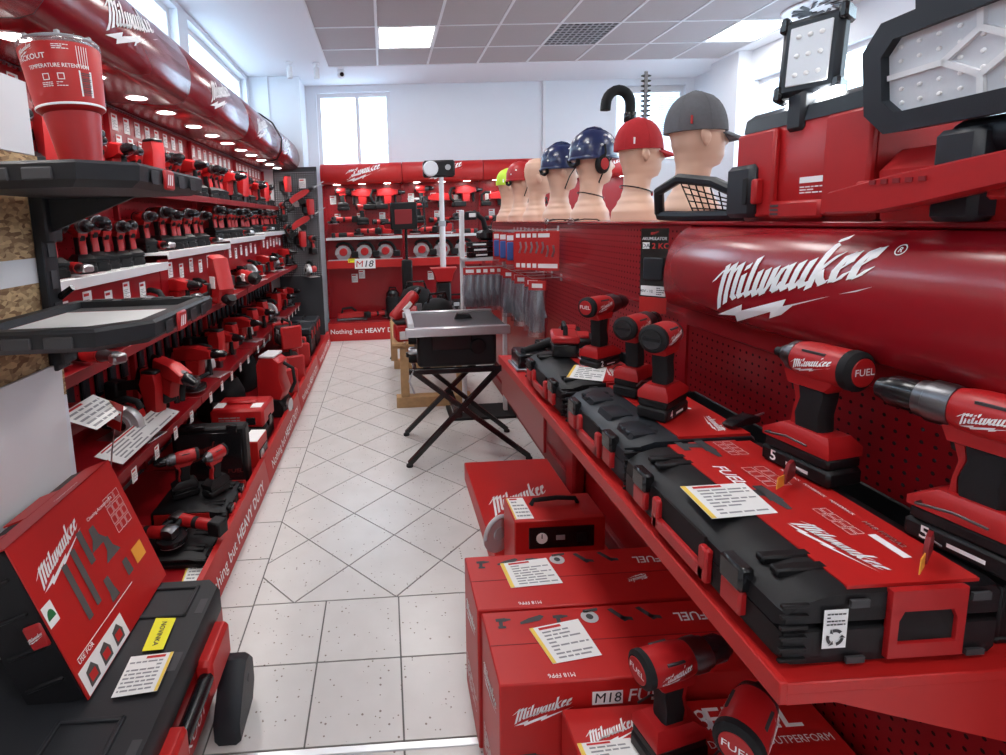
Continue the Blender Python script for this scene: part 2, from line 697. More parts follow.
# straight rows in front of the diagonal field, seen ones as single tiles
for j in range(-16, 0):
    for i in range(-4, 17):
        x0, y0 = XB + i * S, YA + j * S
        x1, y1 = x0 + S, y0 + S
        if i < 0:
            continue
        poly = [(x0 + GAP, y0 + GAP), (x1 - GAP, y0 + GAP), (x1 - GAP, y1 - GAP), (x0 + GAP, y1 - GAP)]
        if j >= -4 and i < 4:
            floor_tile(poly, 'straight', ((x0 + x1) / 2, (y0 + y1) / 2))
        else:
            tile_solid(stuff_tiles, [(min(x, XR), y) for x, y in poly])
# border strip along the left display
y = YN
k = 0
yb = YA - .005
ys = [yb + S * i for i in range(-3, 17)]
for y0 in ys:
    floor_tile([(-1.0 + GAP, y0 + GAP), (XB - GAP, y0 + GAP), (XB - GAP, min(y0 + S, YB) - GAP), (-1.0 + GAP, min(y0 + S, YB) - GAP)])
# diagonal field
rr = S * math.sqrt(2) / 2
XD = -.433
for i in range(-2, 24):
    for j in range(-1, 25):
        if (i + j) % 2 == 0:
            continue
        cx, cy = XD + i * rr, YA + j * rr
        g_ = rr - GAP * 1.4
        poly = [(cx - g_, cy), (cx, cy - g_), (cx + g_, cy), (cx, cy + g_)]
        whole = cx - rr > XB and cy - rr > YA - 1e-6 and cx + rr < XR and cy + rr < YB
        p2 = clip(poly, 0, XB + GAP, False)
        p2 = clip(p2, 1, YA + GAP, False) if p2 else p2
        p2 = clip(p2, 1, YB - GAP, True) if p2 else p2
        p2 = clip(p2, 0, XR - GAP, True) if p2 else p2
        if len(p2) < 3:
            continue
        if cx < 1.35:
            if whole:
                floor_tile(poly, 'diagonal', (cx, cy))
            else:
                floor_tile(p2)
        else:
            tile_solid(stuff_tiles, p2)
o = stuff_tiles.build('tile_field', 'floor_tile', floor, smooth=0, kind='stuff')
strip = G().box(XB + .0, 1.0, 1.318, 1.340, -.002, .005, .002).build('floor_joint_strip', 'alu', floor)
strip['label'] = 'thin aluminium expansion joint strip across the tiles'

# ---- ceiling: plain border, suspended tiles on runners
ceiling = struct(G().box(XL - .1, XR + .1, YN - .1, YB + .1, HC + .012, HC + .14).build('ceiling', 'ceil_white', smooth=0))
GX0, GP = -.592, .586
GY1 = 6.28
CP = .62
# plain plaster margins hang flush with the runners
g = G()
g.box(XL, GX0, YN, YB, HC - .012, HC + .012)
g.box(GX0 + 8 * GP, XR, YN, YB, HC - .012, HC + .012)
g.box(GX0, GX0 + 8 * GP, GY1, YB, HC - .012, HC + .012)
g.build('plaster_margin', 'ceil_white', ceiling, smooth=0)
rows = [GY1, 5.70] + [5.70 - .62 * k for k in range(1, 14)]
rows = [r for r in rows if r > YN] + [YN]
lamp_cells = set()
for r_i in range(len(rows) - 1):
    if r_i % 3 == 1:
        lamp_cells |= {(1, r_i), (6 if r_i != 1 else 7, r_i)}
vent_cells = {(4, 1)}
tile_mesh = {}
for r_i in range(len(rows) - 1):
    y1, y0 = rows[r_i], rows[r_i + 1]
    for c_i in range(8):
        x0, x1 = GX0 + c_i * GP, GX0 + (c_i + 1) * GP
        cxy = ((x0 + x1) / 2, (y0 + y1) / 2)
        hw, hh = GP / 2 - .011, (y1 - y0) / 2 - .011
        if (c_i, r_i) in lamp_cells:
            t = thing('ceiling_light', {(1, 1): 'bright square LED panel in the ceiling above the wooden pallet table', (7, 1): 'bright square LED panel in the ceiling by the right hand windows'}.get((c_i, r_i), 'bright square LED ceiling panel set among the grey tiles'), 'ceiling light', (cxy[0], cxy[1], HC), 0, 'square LED ceiling panels')
            G().box(-hw, hw, -hh, -hh + .02, -.006, .004).box(-hw, hw, hh - .02, hh, -.006, .004).box(-hw, -hw + .02, -hh + .02, hh - .02, -.006, .004).box(hw - .02, hw, -hh + .02, hh - .02, -.006, .004).build('frame', 'white_paint', t, smooth=0)
            G().box(-hw + .02, hw - .02, -hh + .02, hh - .02, -.003, .004).build('diffuser', 'lamp_panel', t, smooth=0)
            continue
        if (c_i, r_i) in vent_cells:
            t = thing('ceiling_vent', 'dark perforated air grille set in the tiled ceiling', 'air vent', (cxy[0], cxy[1], HC))
            G().box(-hw, hw, -hh, hh, .0, .006).build('backing', 'ink', t, smooth=0)
            n = 9
            for a in range(n + 1):
                yy = -hh + 2 * hh * a / n
                G().box(-hw, hw, yy - .008, yy + .008, -.006, .0).build('slat', 'tape', t, smooth=0)
            for a in range(n + 1):
                xx = -hw + 2 * hw * a / n
                G().box(xx - .008, xx + .008, -hh, hh, -.008, -.004).build('cross_slat', 'tape', t, smooth=0)
            continue
        key = (round(hw, 3), round(hh, 3))
        if key not in tile_mesh:
            o = G().box(-hw, hw, -hh, hh, -.004, .008, .003).build('ceiling_tile', 'ceil_tile', ceiling, smooth=0)
            tile_mesh[key] = o.data
        else:
            o = bpy.data.objects.new('ceiling_tile', tile_mesh[key])
            COL.objects.link(o)
            o.parent = ceiling
        o.location = (cxy[0], cxy[1], HC)
for c_i in range(9):
    x = GX0 + c_i * GP
    G().box(x - .012, x + .012, YN, GY1, HC - .010, HC + .012).build('runner', 'runner', ceiling, smooth=0)
for y in rows[:-1]:
    G().box(GX0, GX0 + 8 * GP, y - .010, y + .010, HC - .008, HC + .012).build('cross_runner', 'runner', ceiling, smooth=0)

# round swirl diffuser near the right wall
p = pt(862, 5, Z=HC)
t = thing('ceiling_diffuser', 'round swirl air diffuser in the ceiling above the floodlight', 'air vent', (min(p.x, 4.05), p.y, HC - .012))
G().lathe([(.0, -.002), (.24, -.002), (.27, -.012), (.29, -.010), (.30, .0)], 28).build('face_plate', 'white_paint', t)
for k in range(12):
    a = 2 * PI * k / 12
    G().at((.15 * math.cos(a), .15 * math.sin(a), -.012), rx=.4, rz=a + .5).box(-.075, .075, -.014, .014, -.003, .003).build('vane', 'ink', t, smooth=0)


# ---- walls with window openings
def wall_x(name, x0, x1, y0, y1, holes):
    """wall of constant X with holes (y0, y1, z0, z1), built of blocks around the openings"""
    g = G()
    ys_ = sorted({y0, y1} | {h[0] for h in holes} | {h[1] for h in holes})
    for a, b in zip(ys_, ys_[1:]):
        hh = [h for h in holes if h[0] <= a and h[1] >= b]
        if not hh:
            g.box(x0, x1, a, b, 0, HC)
        else:
            g.box(x0, x1, a, b, 0, hh[0][2])
            g.box(x0, x1, a, b, hh[0][3], HC)
    return struct(g.build(name, 'wall_white', smooth=0))


def wall_y(name, y0, y1, x0, x1, holes):
    g = G()
    xs_ = sorted({x0, x1} | {h[0] for h in holes} | {h[1] for h in holes})
    for a, b in zip(xs_, xs_[1:]):
        hh = [h for h in holes if h[0] <= a and h[1] >= b]
        if not hh:
            g.box(a, b, y0, y1, 0, HC)
        else:
            g.box(a, b, y0, y1, 0, hh[0][2])
            g.box(a, b, y0, y1, hh[0][3], HC)
    return struct(g.build(name, 'wall_white', smooth=0))


WL = [(.3, 2.25, 2.86, 3.31), (2.45, 4.45, 2.86, 3.31), (4.66, 6.52, 2.86, 3.31)]
WB = [(-.84, .14, 2.25, 3.27), (3.20, 4.18, 2.25, 3.27)]
WR = [(4.15, 5.95, 2.05, 3.02), (1.6, 3.9, 2.05, 3.02)]
wall_x('wall_left', XL - .2, XL, YN, YB, WL)
wall_y('wall_back', YB, YB + .2, XL - .2, XR + .2, WB)
wall_x('wall_right', XR, XR + .2, YN, YB, WR)
wall_y('wall_front', YN - .2, YN, XL - .2, XR + .2, [])


def window(n, plane, c, h, mull=None):
    """frame, sill and panes in an opening; plane 'x' or 'y'"""
    a0, a1, z0, z1 = h
    root = bpy.data.objects.new('window_%d' % n, None)
    COL.objects.link(root)
    root['kind'] = 'structure'
    F = .05

    def bx(g, u0, u1, d0, d1, w0, w1):
        if plane == 'x':
            g.box(d0, d1, u0, u1, w0, w1)
        else:
            g.box(u0, u1, d0, d1, w0, w1)
        return g
    d0, d1 = c - .02, c + .03
    g = G()
    bx(g, a0, a1, d0, d1, z0, z0 + F)
    bx(g, a0, a1, d0, d1, z1 - F, z1)
    bx(g, a0, a0 + F, d0, d1, z0 + F, z1 - F)
    bx(g, a1 - F, a1, d0, d1, z0 + F, z1 - F)
    g.build('window_frame', 'white_paint', root, smooth=0)
    cuts = [a0 + F] + ([mull] if mull else []) + [a1 - F]
    if mull:
        bx(G(), mull - .025, mull + .025, d0, d1, z0 + F, z1 - F).build('mullion', 'white_paint', root, smooth=0)
    for u0, u1 in zip(cuts, cuts[1:]):
        bx(G(), u0, u1, c, c + .008, z0 + F, z1 - F).build('pane', 'pane', root, smooth=0)
    return root


for i, h in enumerate(WL):
    window(i + 1, 'x', XL - .10, h)
window(4, 'y', YB + .08, WB[0], mull=-.30)
w5 = window(5, 'y', YB + .08, WB[1])
window(6, 'x', XR + .08, WR[0], mull=5.05)
window(7, 'x', XR + .08, WR[1], mull=2.7)
# venetian blind in the second back window
t = thing('window_blind', 'half open white venetian blind in the window behind the grey cap', 'blind', (3.69, YB + .04, 3.20))
G().box(-.44, .44, -.02, .02, -.02, .02).build('headrail', 'white_paint', t, smooth=0)
sl = None
for k in range(34):
    if sl is None:
        sl = G().at(rx=.5).box(-.43, .43, -.012, .012, -.0008, .0008).build('slat', 'white_paint', t, smooth=0)
        o = sl
    else:
        o = sl.copy()
        COL.objects.link(o)
    o.location = (0, 0, -.045 - k * .026)

# pilasters in the back corners
struct(G().box(-1.60, -.98, 6.62, YB, 0, HC - .012).box(-1.42, -1.36, 6.60, 6.62, 0, HC - .012).build('trim_1', 'wall_white', smooth=0), 'white pilaster in the back corner beside the window')
struct(G().box(XR - .16, XR, 6.0, 6.5, 0, HC - .012).build('trim_2', 'wall_white', smooth=0), 'white pilaster between the right hand windows')
struct(G().box(2.20, 2.235, YB - .03, YB, 2.0, HC - .012).build('trim_3', 'white_paint', smooth=0), 'white conduit on the back wall')
# security camera and two small ceiling fittings
p = pt(341, 70, Z=HC - .012)
t = thing('security_camera', 'small white security camera with a black lens under the ceiling', 'camera', (p.x, min(p.y, 6.9), HC - .012))
G().lathe([(.045, 0), (.045, -.02), (.03, -.03)], 16).build('base', 'white_paint', t)
G().at((0, -.02, -.06)).ell((0, 0, 0), (.045, .045, .045), 16, 10).build('dome', 'white_paint', t)
G().at((.012, -.062, -.066), rx=PI / 2).lathe([(.024, -.01), (.024, .006), (.0, .012)], 14).build('lens', 'gloss_black', t)
for k, (px, py) in enumerate([(289, 62), (316, 63)]):
    p = pt(px, py, Z=HC - .012)
    t = thing('ceiling_spotlight', 'small white cylinder spotlight fixed under the ceiling by the corner pilaster', 'spotlight', (p.x, min(p.y, 6.5), HC - .012), 0, 'white cylinder fittings in the back corner')
    G().lathe([(.04, 0), (.04, -.02), (.012, -.022), (.012, -.05)], 14).build('mount', 'white_paint', t)
    G().lathe([(.03, -.05), (.033, -.06), (.033, -.17), (.028, -.175)], 14).build('barrel', 'white_paint', t)

# ---- the street outside
t = thing('apartment_building', 'pale apartment block with balconies seen through the back window', 'building', (1.5, 13, 0))
G().box(-1.6, 9, 0, 4, -1, 12).build('wall', 'facade', t, smooth=0)
for k, (x, z) in enumerate([(-1.2, 3.6), (-1.2, 5.4), (.6, 3.6), (.6, 5.4), (3.6, 3.4), (5.4, 3.4), (3.6, 5.2), (5.4, 5.2)]):
    w_ = G().box(x, x + .9, -.03, .02, z, z + 1.1).build('window', 'white_paint', t, smooth=0)
    G().box(x + .06, x + .84, -.05, -.03, z + .06, z + 1.04).build('pane', 'facade_glass', w_, smooth=0)
for k, z in enumerate((3.3, 5.0)):
    b_ = G().box(-.9, .5, -1.0, 0, z, z + .12).box(-.9, .5, -1.0, -.95, z + .12, z + .9).build('balcony', 'white_paint', t, smooth=0)
    for q in range(12):
        G().box(-.88 + q * .12, -.86 + q * .12, -1.03, -1.0, z + .1, z + .9).build('baluster', 'tape', b_, smooth=0)
struct(G().box(-40, 40, -40, 40, -.4, -.3).build('ground', 'facade', smooth=0))
# ================================================================== power tool builders (front = +X, standing on z = 0)
def foot_block(g, x0, x1, w, z0, z1, dx=.012, dw=.012):
    a = [(x0, -w, z0), (x1, -w, z0), (x1, w, z0), (x0, w, z0)]
    b = [(x0, -w, z0 + (z1 - z0) * .5), (x1, -w, z0 + (z1 - z0) * .4), (x1, w, z0 + (z1 - z0) * .4), (x0, w, z0 + (z1 - z0) * .5)]
    c = [(x0 + dx, -w + dw, z1), (x1 - dx * 2.5, -w + dw, z1), (x1 - dx * 2.5, w - dw, z1), (x0 + dx, w - dw, z1)]
    return g.rings([a, b, c])


def make_driver(name='impact_driver', kind='impact', seg=20, logo=True, fuel=True, cap_red=True, battery_no='5', tall_battery=True, hook=True, foot='red_plastic'):
    """cordless drill or impact driver standing on its battery, about 0.25 m high"""
    t = thing(name, 'red and black cordless tool', 'power tool')
    bh = .052 if tall_battery else .034
    bt = G().box(-.066, .066, -.038, .038, 0, bh * .62, .006).box(-.062, .060, -.036, .036, bh * .6, bh, .004).build('battery', 'black_plastic', t)
    G().box(.060, .068, -.022, .022, bh * .2, bh * .8, .003).build('battery_latch', 'rubber', bt)
    if logo:
        for s_ in (-1, 1):
            g = G()
            fn = frame((0, s_ * .0384, 0), (-s_, 0, 0), (0, 0, 1))
            add_text(g, fn, battery_no, .020, -.045, bh * .16, bold=.02)
            g.build('battery_print', 'white_print', bt, smooth=0)
            add_rect(G(), fn, -.012, .03, bh * .22, bh * .34).build('capacity_print', 'white_print', bt, smooth=0)
    foot_block(G(), -.062, .064, .037, bh, bh + .034).build('foot', foot, t)
    z0 = bh + .028
    top = .205
    # grip
    g = G()
    g.prism([(-.030, z0), (.018, z0), (.022, z0 + .03), (.014, z0 + .06), (.020, top - .028), (-.032, top - .028), (-.034, z0 + .07), (-.028, z0 + .035)], -.0185, .0185, .008)
    g.build('grip', 'rubber', t)
    g = G()
    g.prism([(.018, z0 + .004), (.030, z0 + .004), (.028, z0 + .03), (.023, z0 + .055), (.034, top - .03), (.018, top - .03), (.012, z0 + .06), (.020, z0 + .03)], -.014, .014, .003)
    g.build('grip_spine', 'red_plastic', t)
    # trigger
    G().prism([(.022, top - .062), (.034, top - .058), (.040, top - .034), (.026, top - .03)], -.010, .010, .003).build('trigger', 'black_plastic', t)
    # housing
    zc = top + .004
    R_ = .034
    L0, L1 = (-.066, .030) if kind == 'impact' else (-.070, .036)
    g = G()
    g.lathe([(R_ * .93, L0), (R_, L0 + .012), (R_, L1 - .03), (R_ * .95, L1 - .012), (R_ * .86, L1)], seg, 'x', (0, 0, zc))
    g.prism([(-.034, top - .045), (.036, top - .045), (.046, top - .02), (.030, zc), (-.05, zc), (-.046, top - .03)], -.020, .020, .006)
    h = g.build('housing', 'red_plastic', t)
    for s_ in (-1, 1):
        G().box(-.035, .005, s_ * R_ * .78 - .002, s_ * R_ * .78 + .002, zc + .0195, zc + .0235).build('vent_slot', 'ink', h, smooth=0)
    # rear cap
    G().lathe([(R_ * .80, L0 - .012), (R_ * 1.02, L0 - .006), (R_ * 1.04, L0 + .006)], seg, 'x', (0, 0, zc)).build('rear_cap', 'rubber', t)
    bd = G().lathe([(0, L0 - .0135), (R_ * .70, L0 - .0135), (R_ * .74, L0 - .011)], seg, 'x', (0, 0, zc)).build('rear_badge', 'red_plastic' if cap_red else 'gloss_black', t)
    if fuel and cap_red:
        g = G()
        fn = frame((L0 - .0142, 0, zc), (0, -1, 0), (0, 0, 1))
        add_text(g, fn, 'FUEL', .012, 0, -.004, 'c', .01, 0, 1.15)
        g.build('badge_print', 'white_print', bd, smooth=0)
    if not cap_red:
        G().box(L0 - .0150, L0 - .0130, -R_ * .62, R_ * .62, zc - .004, zc + .004).build('badge_bar', 'rubber', bd, smooth=0)
    if kind == 'impact':
        G().lathe([(R_ * .90, L1 - .002), (R_ * .84, L1 + .010), (R_ * .56, L1 + .022), (R_ * .50, L1 + .027)], seg, 'x', (0, 0, zc)).build('nose_cone', 'dark_steel', t)
        G().lathe([(.0125, L1 + .027), (.0125, L1 + .036), (.009, L1 + .038), (.009, L1 + .046), (.004, L1 + .048)], 12, 'x', (0, 0, zc)).build('collet', 'black_plastic', t)
    else:
        G().lathe([(R_ * .92, L1 - .002), (R_ * .96, L1 + .006), (R_ * .96, L1 + .028), (R_ * .86, L1 + .03), (R_ * .84, L1 + .042)], seg, 'x', (0, 0, zc)).build('torque_collar', 'dark_steel', t)
        G().lathe([(.0245, L1 + .042), (.0255, L1 + .05), (.0255, L1 + .078), (.021, L1 + .086), (.0165, L1 + .098), (.008, L1 + .102)], seg, 'x', (0, 0, zc)).build('chuck', 'gloss_black', t)
    if logo:
        for s_ in (-1, 1):
            g = G()

            def fn(a, b, s_=s_):
                an = b / (R_ * 1.012)
                return (-.016 + (a if s_ < 0 else -a), s_ * R_ * 1.012 * math.cos(an), zc + R_ * 1.012 * math.sin(an))
            add_logo(g, fn, .072)
            g.build('logo_lettering', 'white_print', h, smooth=0)
    if hook:
        G().tube([(.045, .040, bh + .012), (.045, .052, bh + .012), (.0, .056, bh + .022), (-.035, .052, bh + .018)], .0022, 6).build('belt_hook', 'dark_steel', t)
    return t


def make_grinder():
    t = thing('angle_grinder', 'red angle grinder', 'power tool')
    G().lathe([(.026, -.13), (.029, -.12), (.027, -.05), (.031, .02), (.033, .05)], 14, 'x', (0, 0, .07)).build('housing', 'red_plastic', t)
    G().lathe([(.028, -.05), (.0285, -.03), (.0285, -.01), (.028, .0)], 14, 'x', (0, 0, .07)).build('grip', 'rubber', t)
    G().prism([(.05, .045), (.09, .04), (.115, .055), (.115, .09), (.09, .105), (.05, .10)], -.032, .032, .01).build('gear_head', 'dark_steel', t)
    g = G()
    g.lathe([(.0, .026), (.070, .028), (.072, .034), (.070, .052), (.02, .052)], 20, 'z', (.088, 0, 0))
    g.build('guard', 'gloss_black', t)
    G().lathe([(.0, .018), (.0625, .019), (.0625, .022), (.0, .023)], 20, 'z', (.088, 0, 0)).build('disc', 'silver_paint', t)
    G().tube([(.085, .03, .075), (.085, .05, .077), (.085, .09, .08), (.085, .13, .085)], [.008, .013, .014, .012], 10).build('side_handle', 'rubber', t)
    G().box(-.20, -.125, -.036, .036, .03, .105, .008).build('battery', 'black_plastic', t)
    return t


def make_circular_saw():
    t = thing('circular_saw', 'circular saw', 'power tool')
    G().box(-.14, .16, -.07, .07, 0, .006, .002).build('base_plate', 'alu', t)
    pr = [(.01 + .095 * math.cos(a), .075 + .095 * math.sin(a)) for a in [rad(x) for x in range(-10, 191, 15)]]
    G().prism(pr, -.055, -.012, .008).build('upper_guard', 'silver_paint', t)
    G().lathe([(.0, -.036), (.088, -.036), (.088, -.033), (.0, -.033)], 28, 'y', (.01, 0, .08)).build('blade', 'steel', t)
    G().lathe([(.05, -.066), (.05, -.056), (.035, -.055)], 20, 'y', (.01, 0, .085)).build('blade_cover', 'silver_paint', t)
    G().lathe([(.026, -.070), (.028, -.066)], 16, 'y', (.01, 0, .085)).build('flange', 'gloss_black', t)
    G().lathe([(.042, -.012), (.045, .0), (.045, .07), (.038, .08)], 16, 'y', (.0, 0, .095)).build('motor', 'red_plastic', t)
    G().tube([(.08, 0, .15), (.06, 0, .185), (.0, 0, .20), (-.06, 0, .185), (-.10, 0, .13), (-.11, 0, .08)], [.018, .017, .016, .017, .02, .02], 10).build('handle', 'rubber', t)
    G().box(-.17, -.09, .0, .075, .03, .10, .008).build('battery', 'black_plastic', t)
    return t


def make_recip_saw():
    t = thing('reciprocating_saw', 'reciprocating saw', 'power tool')
    G().prism([(-.12, .07), (.10, .07), (.17, .085), (.17, .125), (.10, .15), (-.02, .155), (-.12, .13)], -.030, .030, .01).build('housing', 'red_plastic', t)
    G().prism([(.15, .078), (.23, .085), (.23, .118), (.15, .132)], -.028, .028, .008).build('front_boot', 'rubber', t)
    G().box(.225, .245, -.02, .02, .07, .13, .003).build('shoe', 'dark_steel', t)
    G().prism([(.235, .092), (.40, .098), (.39, .108), (.235, .112)], -.001, .001).build('blade', 'silver_paint', t)
    G().tube([(-.11, 0, .145), (-.16, 0, .15), (-.20, 0, .12), (-.20, 0, .06), (-.17, 0, .04), (-.12, 0, .06)], .016, 10).build('handle', 'rubber', t)
    G().box(-.21, -.10, -.036, .036, 0, .045, .007).build('battery', 'black_plastic', t)
    G().prism([(-.02, .0), (.06, .0), (.05, .075), (-.03, .075)], -.016, .016, .005).build('stand_foot', 'black_plastic', t)
    return t


def make_jigsaw():
    t = thing('jigsaw', 'jigsaw', 'power tool')
    G().box(-.08, .11, -.035, .035, .02, .027, .003).build('base_plate', 'alu', t)
    G().prism([(-.06, .03), (.09, .03), (.10, .07), (.10, .13), (.05, .135), (.03, .09), (-.06, .08)], -.028, .028, .01).build('housing', 'red_plastic', t)
    G().prism([(.075, .05), (.112, .06), (.112, .135), (.07, .14)], -.024, .024, .008).build('gear_head', 'dark_steel', t)
    G().tube([(.07, 0, .14), (.02, 0, .16), (-.06, 0, .155), (-.10, 0, .12), (-.10, 0, .07)], .0165, 10).build('handle', 'rubber', t)
    G().box(.088, .096, -.001, .001, 0, .05).build('blade', 'silver_paint', t)
    G().box(-.18, -.085, -.036, .036, .02, .085, .008).build('battery', 'black_plastic', t)
    return t


def make_rotary_hammer():
    t = thing('rotary_hammer', 'rotary hammer', 'power tool')
    G().prism([(-.10, .14), (.06, .14), (.14, .155), (.14, .205), (.04, .225), (-.10, .215)], -.036, .036, .012).build('housing', 'red_plastic', t)
    G().prism([(-.02, .05), (.06, .05), (.07, .145), (-.03, .145)], -.034, .034, .012).build('motor_block', 'red_plastic', t)
    G().lathe([(.03, .13), (.030, .16), (.022, .18), (.020, .21), (.012, .225)], 14, 'x', (0, 0, .18)).build('chuck', 'gloss_black', t)
    G().lathe([(.033, .10), (.034, .115), (.033, .13)], 14, 'x', (0, 0, .18)).build('collar', 'dark_steel', t)
    G().tube([(-.09, 0, .205), (-.14, 0, .20), (-.16, 0, .15), (-.15, 0, .09), (-.11, 0, .06), (-.03, 0, .07)], .017, 10).build('handle', 'rubber', t)
    G().box(-.12, .02, -.038, .038, 0, .06, .008).build('battery', 'black_plastic', t)
    G().tube([(.11, 0, .15), (.11, 0, .10), (.115, 0, .05)], [.012, .015, .013], 10).build('side_handle', 'rubber', t)
    return t


def make_nailer():
    t = thing('nail_gun', 'nail gun', 'power tool')
    G().prism([(.03, .05), (.09, .05), (.10, .20), (.09, .25), (.02, .25), (.0, .20)], -.036, .036, .012).build('housing', 'red_plastic', t)
    G().prism([(.04, .0), (.075, .0), (.08, .06), (.04, .06)], -.014, .014, .003).build('nosepiece', 'dark_steel', t)
    G().prism([(-.16, .15), (.02, .17), (.02, .215), (-.16, .195)], -.020, .020, .008).build('grip', 'rubber', t)
    G().prism([(-.17, .05), (.05, .01), (.05, .045), (-.17, .085)], -.016, .016, .004).build('magazine', 'dark_steel', t)
    G().box(-.20, -.13, -.037, .037, .075, .20, .008).build('battery', 'black_plastic', t)
    G().box(.012, .095, -.03, .03, .245, .262, .006).build('top_cap', 'black_plastic', t)
    return t


def make_blower():
    t = thing('leaf_blower', 'blower', 'power tool')
    g = G()
    g.tube([(-.12, 0, .12), (.0, 0, .13), (.12, 0, .11), (.26, 0, .075), (.42, 0, .03)], [.07, .085, .06, .038, .028], 16)
    g.build('nozzle', 'black_plastic', t)
    G().lathe([(.05, -.075), (.092, -.07), (.095, .0), (.092, .07), (.05, .075)], 20, 'y', (-.03, 0, .13)).build('fan_housing', 'red_plastic', t)
    G().tube([(.09, 0, .19), (.06, 0, .25), (-.02, 0, .265), (-.12, 0, .24), (-.16, 0, .17)], [.02, .018, .017, .018, .025], 10).build('handle', 'rubber', t)
    G().box(-.20, -.10, -.038, .038, .04, .13, .008).build('battery', 'black_plastic', t)
    return t


def make_multitool():
    t = thing('ratchet_tool', 'slim cordless tool', 'power tool')
    G().tube([(-.10, 0, .03), (-.04, 0, .032), (.05, 0, .034), (.12, 0, .036)], [.026, .028, .025, .022], 14).build('housing', 'red_plastic', t)
    G().tube([(-.06, 0, .0325), (-.01, 0, .034), (.04, 0, .0345)], [.0295, .0285, .027], 14).build('grip', 'rubber', t)
    G().tube([(.115, 0, .036), (.15, 0, .038), (.19, 0, .04)], [.02, .014, .016], 12).build('neck', 'dark_steel', t)
    G().box(.18, .215, -.02, .02, .022, .05, .006).build('head', 'steel', t)
    G().lathe([(.028, -.145), (.031, -.14), (.031, -.105), (.027, -.098)], 14, 'x', (0, 0, .03)).build('battery', 'black_plastic', t)
    return t


def make_case(name, L, W, H, label, sleeve=True, body='black_plastic', logo=True, end_grip=True):
    """blow moulded tool case lying flat; X across (aisle side is -X), Y along"""
    t = thing(name, label, 'tool case')
    hx, hy = W / 2, L / 2
    g = G()
    prof = [(-hx + .018, 0), (hx - .012, 0), (hx, .012), (hx, H * .52), (-hx, H * .52), (-hx, .018)]
    g.prism(prof, -hy, hy, .012)
    base = g.build('case_base', body, t)
    g = G()
    prof = [(-hx, H * .54), (hx, H * .54), (hx, H - .012), (hx - .014, H), (-hx * .55, H), (-hx + .03, H - .012), (-hx + .004, H * .75)]
    g.prism(prof, -hy, hy, .012)
    lid = g.build('case_lid', body, t)
    # raised mouldings on the lid beside the aisle and on the end walls
    for y0 in (-hy + .045, -hy + .075, hy - .10, hy - .07):
        G().box(-hx + .028, -hx * .34, y0, y0 + .018, H - .010, H + .003, .003).build('lid_rib', body, lid)
    for s_ in (-1, 1):
        for k in range(6):
            z = H * (.10 + .145 * k)
            G().box(-hx - .001, -hx + .040, s_ * (hy + .001) - .003, s_ * (hy + .001) + .003, z, z + H * .05, .001).build('corner_rib', body, base)
    for s_ in (-1, 1):
        y = s_ * hy * .62
        lt = G().box(-hx - .012, -hx + .004, y - .024, y + .024, H * .22, H * .58, .004).build('latch', 'red_plastic', t)
        G().box(-hx - .014, -hx + .012, y - .026, y + .026, H * .56, H * .92, .005).build('latch_hinge', 'gloss_black', lt)
    hw = hy * .36
    G().box(-hx - .014, -hx + .002, -hw, hw, H * .16, H * .40, .004).box(-hx - .014, -hx + .002, -hw - .004, -hw + .020, H * .16, H * .70, .004).box(-hx - .014, -hx + .002, hw - .020, hw + .004, H * .16, H * .70, .004).build('carry_handle', 'red_plastic', t)
    G().box(-hx - .004, -hx + .001, -hw + .016, hw - .016, H * .36, H * .80).build('handle_recess', 'hole', t, smooth=0)
    if end_grip:
        for s_ in (-1, 1):
            y = s_ * (hy + .003)
            x0, x1 = -.010, .105
            g = G()
            g.prism([(x0, H * .10), (x0, H * .30), (x1, H * .30), (x1, H * .10)], y - .005, y + .005, .0015)
            g.prism([(x0, H * .72), (x0, H * 1.005), (x1, H * 1.005), (x1, H * .72)], y - .005, y + .005, .0015)
            g.prism([(x0, H * .28), (x0, H * .74), (x0 + .022, H * .74), (x0 + .014, H * .60), (x0 + .014, H * .28)], y - .005, y + .005, .0015)
            g.prism([(x1, H * .28), (x1, H * .74), (x1 - .022, H * .74), (x1 - .014, H * .60), (x1 - .014, H * .28)], y - .005, y + .005, .0015)
            g.build('end_grip', 'red_plastic', t)
            G().box(x0 + .012, x1 - .012, y - .002 * s_ - .002, y - .002 * s_ + .002, H * .28, H * .74).build('grip_recess', 'hole', t, smooth=0)
            for xx in (-.055, .128):
                for h0, h1 in ((.80, .90), (.06, .14)):
                    G().box(xx - .014, xx + .014, y - .003, y + .001, H * h0, H * h1).build('hinge_slot', 'ink', base, smooth=0)
    return t


